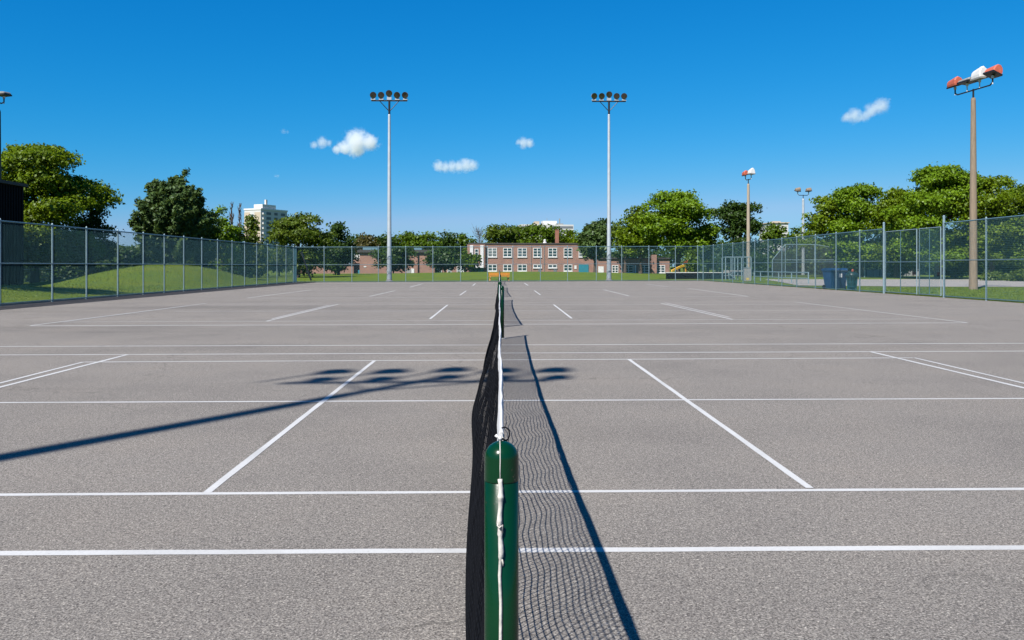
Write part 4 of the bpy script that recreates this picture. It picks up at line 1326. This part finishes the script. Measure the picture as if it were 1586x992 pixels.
# ------------------------------------------------------------------ things beyond the right fence
def wheelie_bin(loc, rz, material, lid_mat, label, tilt=0.0):
    t = thing('wheelie_bin', label, 'bin', loc, rz, 'blue wheelie bins')
    t.rotation_euler = (math.radians(tilt), 0, rz)
    m = MB()
    vs = [(-.25, -.27, .06), (.25, -.27, .06), (.25, .25, .06), (-.25, .25, .06), (-.32, -.36, 1.02), (.32, -.36, 1.02), (.32, .38, 1.02), (-.32, .38, 1.02)]
    m.add(vs, [(0,3,2,1),(4,5,6,7),(0,1,5,4),(1,2,6,5),(2,3,7,6),(3,0,4,7)])
    m.box((-.35, -.39, 0.975), (.35, .41, 1.025))
    soften(m.build('body', material, t), 0.02)
    m = MB()
    prof = [(-.40, 1.03), (-.40, 1.07), (-.15, 1.15), (.2, 1.15), (.42, 1.10), (.42, 1.03)]
    vs = [(x, y, z) for x in (-.36, .36) for (y, z) in prof]
    n = len(prof)
    m.add(vs, [(i, (i+1) % n, n + (i+1) % n, n + i) for i in range(n)] + [tuple(range(n-1, -1, -1)), tuple(range(n, 2*n))])
    soften(m.build('lid', lid_mat, t), 0.015)
    m = MB(); m.tube([(-.25, .46, 1.02), (.25, .46, 1.02)], 0.018, 8); m.box((-.27, .38, 1.0), (-.23, .47, 1.03)); m.box((.23, .38, 1.0), (.27, .47, 1.03)); m.build('handle', M_NAVY, t)
    for s in (-1, 1):
        m = MB(); m.lathe([(0.02, -0.03), (0.12, -0.03), (0.12, 0.03), (0.02, 0.03)], (s * 0.29, 0.27, 0.12), 16, Matrix.Rotation(math.radians(90), 4, 'Y'))
        m.build('wheel', M_DKMET, t)
    m = MB(); m.box((-.07, -.352, .66), (.07, -.335, .86)); m.build('sticker', M_WHITE if material is M_NAVY else M_DKMET, t)
    return t
b1 = D(1288, 51.5); b2 = D(1301, 51.0)
wheelie_bin(b1, math.radians(14), M_BLUE, M_BLUE, 'lighter blue wheelie bin on the left, with dark sticker', 0)
wheelie_bin(b2, math.radians(-16), M_NAVY, M_BLUE, 'navy wheelie bin with white sticker and blue lid')
for o in bpy.data.objects:
    if o.name.startswith('wheelie_bin'): o.scale = (1.12, 1.12, 1.12)

tb = thing('litter_basket', 'teal wire litter basket overflowing with a dark bag beside the blue bins', 'litter basket', D(1319.5, 48.9), 0)
m = MB()
for k in range(20):
    a = 2 * math.pi * k / 20
    m.tube([(0.24 * math.cos(a), 0.24 * math.sin(a), 0.02), (0.31 * math.cos(a), 0.31 * math.sin(a), 0.82)], 0.009, 5)
for z, r_ in ((0.04, .242), (.25, .26), (.5, .28), (.8, .31)):
    m.tube([(r_ * math.cos(2*math.pi*k/24), r_ * math.sin(2*math.pi*k/24), z) for k in range(25)], 0.012, 5, False)
m.build('basket', M_TEAL, tb)
m = MB()
m.lathe([(0.12, 0.05), (0.22, 0.1), (0.25, 0.45), (0.28, 0.75), (0.36, 0.84), (0.30, 0.98), (0.14, 1.1), (0.05, 1.12)], n=11)
o = m.build('bag', mat('dark_green_bag', (0.02, 0.06, 0.055), 0.4, 0.3, 6), tb, True)
for v in o.data.vertices:
    rr = random.Random(int(v.index)); v.co += Vector((rr.uniform(-.05, .05), rr.uniform(-.05, .05), rr.uniform(-.05, .05)))
m = MB(); m.lathe([(0.02, 1.06), (0.07, 1.12), (0.06, 1.22), (0.015, 1.25)], (0.02, -0.05, 0), 9); m.build('litter', M_RED, tb)

# dugout frame of pale posts with a bench
dg = thing('dugout_frame', 'pale metal dugout frame with bench and bracing behind the right fence corner', 'dugout', D(1140, 86), math.radians(-4))
kx2 = 86 / F_PX
for px in (1124, 1138, 1148.5, 1163):
    for y in (0, 1.8):
        m = MB(); m.tube([((px - 1140) * kx2, y, 0), ((px - 1140) * kx2, y, 2.3)], 0.055, 8); m.build('post', M_GALV, dg)
m = MB()
for y in (0, 1.8): m.tube([(-1.06, y, 2.35), (1.53, y, 2.35)], 0.045, 8)
for px in (1124, 1138, 1148.5, 1163): m.tube([((px - 1140) * kx2, 0, 2.35), ((px - 1140) * kx2, 1.8, 2.35)], 0.04, 8)
m.build('top_rail', M_GALV, dg)
m = MB()
m.tube([(-0.8, -0.1, 0.7), (-0.05, -0.1, 0.1)], 0.05, 8); m.tube([(-0.8, -0.1, 0.7), (-0.7, -0.1, 0.02)], 0.05, 8)
m.build('brace', M_GALV, dg)
m = MB(); m.box((-1.0, 0.9, 0.42), (1.5, 1.25, 0.48)); m.box((-1.0, 1.28, 0.75), (1.5, 1.32, 1.0)); m.build('bench', M_GREY, dg)
cab = thing('utility_cabinet', 'grey utility cabinet at the foot of the thinner tan light pole', 'cabinet', D(1157, 80), 0)
m = MB(); m.box((-.32, -.2, 0), (.32, .2, 1.25)); m.build('body', M_GREY, cab)
m = MB(); m.box((-.35, -.23, 1.252), (.35, .23, 1.3)); m.build('lid', M_GALV, cab)
m = MB(); m.box((-.14, -.215, .1), (.14, -.203, .32)); m.build('warning_plate', mat('yellow_plate', (0.6, 0.45, 0.1), 0.6, .1, 5), cab)

def rail_fence(label, pts, h, nrail=2):
    t = thing('rail_fence', label, 'rail fence', pts[0], 0, 'rail fences beyond the right fence')
    o = Vector(pts[0])
    P = [Vector(p) - o for p in pts]
    for p in P:
        m = MB(); m.tube([p, p + Vector((0, 0, h))], 0.05, 8); m.build('post', M_GALV, t)
    for k in range(nrail):
        z = h * (1 - 0.5 * k) - 0.05
        m = MB(); m.tube([p + Vector((0, 0, z)) for p in P], 0.042, 8); m.build('rail', M_GALV, t)
rail_fence('pale pipe rail fence running from the dugout towards the bins', [D(1168, 84), D(1178, 80), D(1190, 77), D(1206, 74), D(1226, 71), D(1252, 68)], 0.95)

hb = thing('rink_board', 'long dark low hoarding behind the right corner of the back fence', 'hoarding', D(1090, 92), math.radians(4))
m = MB(); m.box((-4.2, 0, -0.1), (3.4, 0.12, ht(423, 92))); m.build('panel', M_BLACKW, hb)
m = MB(); m.box((-4.25, -0.04, ht(423, 92) + .002), (3.45, 0.16, ht(422, 92))); m.build('cap_rail', M_WHITE, hb)

sl = thing('playground_slide', 'yellow slide on a small playground frame near the right back corner', 'slide', D(1052, 112), 0)
k3 = 112 / F_PX
m = MB()
pts = [(-1.0, 0, ht(421.5, 112)), (0.35, 0, ht(414, 112)), (0.7, 0, ht(413.4, 112))]
vs = []
for p in pts:
    for (y, dz) in ((-.38, .26), (-.3, 0), (.3, 0), (.38, .26)):
        vs.append((p[0], y, p[2] + dz))
m.add(vs, [(i*4 + j, i*4 + j + 1, (i+1)*4 + j + 1, (i+1)*4 + j) for i in range(2) for j in range(3)])
o = m.build('chute', M_YEL, sl); md = o.modifiers.new('solid', 'SOLIDIFY'); md.thickness = 0.04
for x in (0.75, 1.9):
    for y in (-.6, .6):
        m = MB(); m.tube([(x, y, 0), (x, y, ht(407, 112))], 0.07, 8); m.build('post', M_ORANGE, sl)
m = MB(); m.box((0.7, -.65, ht(414.5, 112)), (1.95, .65, ht(413.6, 112))); m.build('platform', M_GREY, sl)
m = MB(); m.add([(0.6, -.8, ht(407, 112)), (2.05, -.8, ht(407, 112)), (2.05, .8, ht(407, 112)), (0.6, .8, ht(407, 112)), (1.32, 0, ht(402, 112))], [(0,1,4),(1,2,4),(2,3,4),(3,0,4),(3,2,1,0)]); m.build('canopy', M_RED, sl)

# backstop: tall mesh screen with sloping wings
bs = thing('baseball_backstop', 'large dark mesh backstop with sloping side wings behind the right fence', 'backstop', D(1262, 104), 0)
k4 = 104 / F_PX
Ht_, Hl = ht(379, 104), ht(403, 104)
pxs = [1191, 1216, 1262, 1306, 1333]
zs = [Hl, Ht_, Ht_, Ht_ * 0.86, Ht_ * 1.04]
P = [Vector(((px - 1262) * k4, -1.2 if i in (0, 4) else 0.0, 0)) for i, px in enumerate(pxs)]
for p, z in zip(P, zs):
    m = MB(); m.tube([p, p + Vector((0, 0, z))], 0.055, 8); m.build('post', M_GALV, bs)
m = MB()
for i in range(4):
    m.tube([P[i] + Vector((0, 0, zs[i])), P[i+1] + Vector((0, 0, zs[i+1]))], 0.045, 8)
    m.tube([P[i] + Vector((0, 0, Hl)), P[i+1] + Vector((0, 0, Hl))], 0.04, 8)
m.build('rail', M_GALV, bs)
M_WIRED = mat('dark_screen_wire', (0.05, 0.055, 0.06), 0.7, .1, 3)
for i in range(4):
    L_ = []
    a, b = P[i], P[i+1]
    n = 26
    for k in range(n + 1):
        q = a.lerp(b, k / n); zt = zs[i] + (zs[i+1] - zs[i]) * k / n
        L_.append([tuple(q + Vector((0, 0, z))) for z in (0.1, zt)])
    for k in range(34):
        f = k / 33
        L_.append([tuple(a + Vector((0, 0, 0.1 + (zs[i] - .1) * f))), tuple(b + Vector((0, 0, 0.1 + (zs[i+1] - .1) * f)))])
    V, F = cord_mesh(L_, 0.018)
    np_object('screen', V, F, M_WIRED, bs)

of = thing('board_fence', 'long pale grey board fence beyond the gravel', 'fence', D(1368, 112), math.radians(3))
k5 = 112 / F_PX
m = MB()
for i in range(9):
    x = -3.2 + i * 0.92
    m.box((x, 0, 0.02), (x + 0.86, 0.06, 1.0))
m.build('board', M_GREY, of)
for i in range(10):
    m = MB(); m.box((-3.28 + i * 0.92, -0.05, 0), (-3.21 + i * 0.92, 0.1, 1.12)); m.build('post', M_DKMET, of)

def parked_car(loc, rz, material, label):
    t = thing('parked_car', label, 'car', loc, rz, 'cars parked beyond the gravel')
    m = MB()
    prof = [(-2.2, .35), (-2.2, .78), (-2.05, .86), (-1.2, .92), (-.75, 1.38), (.9, 1.42), (1.6, .98), (2.15, .88), (2.2, .5), (2.15, .35)]
    n = len(prof)
    vs = [(x, y, z) for y in (-.85, .85) for (x, z) in prof]
    m.add(vs, [(i, (i+1) % n, n + (i+1) % n, n + i) for i in range(n)] + [tuple(range(n-1, -1, -1)), tuple(range(n, 2*n))])
    soften(m.build('body', material, t), 0.06)
    m = MB(); m.add([(-1.05, -.856, .95), (1.35, -.856, 1.0), (.82, -.856, 1.34), (-.68, -.856, 1.31)], [(0,1,2,3)]); m.build('side_window', M_GLASS, t)
    for x in (-1.35, 1.35):
        for y in (-.8, .8):
            m = MB(); m.lathe([(.05, -.1), (.32, -.1), (.32, .1), (.05, .1)], (x, y, .32), 16, Matrix.Rotation(math.radians(90), 4, 'X')); m.build('wheel', M_DKMET, t)
parked_car(D(1362, 150, 0), 0.2, M_WHITE, 'white car parked beyond the board fence, left of the gate post')
parked_car(D(1391, 150, 0), 0.1, M_WHITE, 'white car parked beyond the board fence, seen through the gate')

# orange table at the back fence
ot = thing('picnic_table', 'orange picnic table with splayed legs just behind the back fence', 'table', D(773, 81.5), math.radians(3))
k6 = 81.5 / F_PX
m = MB()
for i in range(4): m.box((-1.02, -.36 + i * .185, .74), (1.02, -.36 + i * .185 + .172, .80))
m.box((-1.0, -.375, .50), (1.0, -.362, .738))
m.build('table_top', M_ORANGE, ot)
for s in (-1, 1):
    for y in (-1, 1):
        m = MB(); m.tube([(s * .78, y * .12, .74), (s * .92, y * .55, 0.0)], 0.05, 6); m.build('leg', M_ORANGE, ot)
for y in (-1, 1):
    m = MB(); m.box((-1.0, y * .62 - .12, .42), (1.0, y * .62 + .12, .47)); m.build('bench_seat', M_ORANGE, ot)

# leaning dark brace pole near the left corner of the back fence
lb = thing('leaning_pole', 'dark leaning pole behind the left corner of the back fence', 'pole', D(482, 84), 0)
m = MB(); m.tube([(0, 0, 0), (-1.05, 0.3, ht(391, 84))], 0.09, 8); m.build('shaft', M_DKMET, lb)
m = MB(); m.tube([(0.0, -.1, 0.05), (-.5, -.1, 1.0)], 0.04, 6); m.build('stay', M_DKMET, lb)
# ------------------------------------------------------------------ clouds
def cloud(px, py, wpx, hpx, puffs, label, dens=0.16, d=900.0, seed=0.0):
    k = d / F_PX
    c = D(px, d, ht(py, d))
    W, H = wpx * k / 2, hpx * k / 2
    m = MB()
    prof = [(max(0.02, math.sin(math.pi * i / 10)), -math.cos(math.pi * i / 10)) for i in range(11)]
    m.lathe(prof, n=20)
    mt = bpy.data.materials.new('cloud_vapour')
    mt.use_nodes = True
    nt = mt.node_tree
    nt.nodes.remove(nt.nodes['Principled BSDF'])
    vol = N(nt, 'ShaderNodeVolumePrincipled')
    vol.inputs['Color'].default_value = (0.93, 0.94, 0.95, 1)
    vol.inputs['Anisotropy'].default_value = 0.1
    tc = N(nt, 'ShaderNodeTexCoord').outputs['Object']
    acc = None
    for (x, z, r) in puffs:
        sub = N(nt, 'ShaderNodeVectorMath', operation='SUBTRACT')
        nt.links.new(tc, sub.inputs[0]); sub.inputs[1].default_value = (x, 0, z)
        mul = N(nt, 'ShaderNodeVectorMath', operation='MULTIPLY')
        nt.links.new(sub.outputs[0], mul.inputs[0]); mul.inputs[1].default_value = (W / H / r, 1 / (r * 1.2), 1 / r)
        ln = N(nt, 'ShaderNodeVectorMath', operation='LENGTH')
        nt.links.new(mul.outputs[0], ln.inputs[0])
        s = N(nt, 'ShaderNodeMath', operation='SUBTRACT'); s.inputs[0].default_value = 1.0
        nt.links.new(ln.outputs['Value'], s.inputs[1])
        if acc is None: acc = s.outputs[0]
        else:
            mx = N(nt, 'ShaderNodeMath', operation='SMOOTH_MAX'); mx.inputs[2].default_value = 0.15
            nt.links.new(acc, mx.inputs[0]); nt.links.new(s.outputs[0], mx.inputs[1]); acc = mx.outputs[0]
    mp = N(nt, 'ShaderNodeMapping'); mp.inputs['Scale'].default_value = (W / H, 1.0, 1.0); mp.inputs['Location'].default_value = (seed, seed * 1.7, 0)
    nt.links.new(tc, mp.inputs['Vector'])
    nz = N(nt, 'ShaderNodeTexNoise', i_Scale=2.6, i_Detail=9.0, i_Roughness=0.68, i_Distortion=0.6)
    nt.links.new(mp.outputs[0], nz.inputs['Vector'])
    n1 = N(nt, 'ShaderNodeMath', operation='MULTIPLY_ADD'); n1.inputs[1].default_value = 2.1; n1.inputs[2].default_value = -1.12
    nt.links.new(nz.outputs['Fac'], n1.inputs[0])
    ad = N(nt, 'ShaderNodeMath', operation='ADD'); nt.links.new(acc, ad.inputs[0]); nt.links.new(n1.outputs[0], ad.inputs[1])
    mr = N(nt, 'ShaderNodeMapRange'); mr.inputs['From Min'].default_value = 0.0; mr.inputs['From Max'].default_value = 0.85
    mr.inputs['To Min'].default_value = 0.0; mr.inputs['To Max'].default_value = dens * 0.62
    nt.links.new(ad.outputs[0], mr.inputs['Value'])
    nt.links.new(mr.outputs[0], vol.inputs['Density'])
    nt.links.new(vol.outputs[0], nt.nodes['Material Output'].inputs['Volume'])
    o = m.build('cloud', mt)
    o.location = c; o.scale = (W, H * 1.4, H)
    o.rotation_euler = (0, 0, -YAW)
    tag(o, label, 'cloud', 'small fair-weather clouds')
    return o
cloud(551, 222, 96, 54, [(0.05, 0.1, 0.78), (0.42, 0.05, 0.62), (-0.35, -0.25, 0.5), (-0.62, -0.35, 0.32), (0.0, -0.3, 0.6)], 'largest bright white cloud left of the left floodlight pole', dens=0.2, seed=1.3)
cloud(497, 222, 52, 30, [(0.1, 0.05, 0.7), (-0.4, -0.2, 0.5), (0.45, 0.0, 0.45)], 'small hazy cloud joined to the left of the largest cloud', dens=0.13, seed=4.1)
cloud(705, 257, 84, 28, [(-0.6, -0.1, 0.8), (-0.35, -0.15, 0.75), (-0.1, -0.12, 0.8), (0.15, -0.1, 0.8), (0.4, 0.05, 0.95), (0.62, 0.05, 0.8)], 'long flat low cloud between the two floodlight poles', dens=0.14, seed=2.2)
cloud(813, 222, 42, 30, [(-0.1, 0.0, 0.7), (0.3, 0.0, 0.6), (-0.45, 0.1, 0.4)], 'small puffy cloud left of the right floodlight pole', dens=0.17, seed=7.7)
cloud(1341, 172, 98, 52, [(0.5, 0.3, 0.52), (0.22, 0.05, 0.5), (-0.35, -0.3, 0.52), (-0.6, -0.38, 0.36), (0.0, -0.3, 0.4)], 'ragged thin cloud alone on the right of the sky', dens=0.12, seed=9.4)
cloud(439, 204, 30, 14, [(0, 0, 0.7), (0.4, -0.1, 0.5)], 'faint tiny wisp high on the left', dens=0.06, seed=3.3)
cloud(430, 273, 26, 10, [(0, 0, 0.7), (-0.3, 0, 0.5)], 'faint tiny wisp low above the white tower', dens=0.07, seed=5.5)
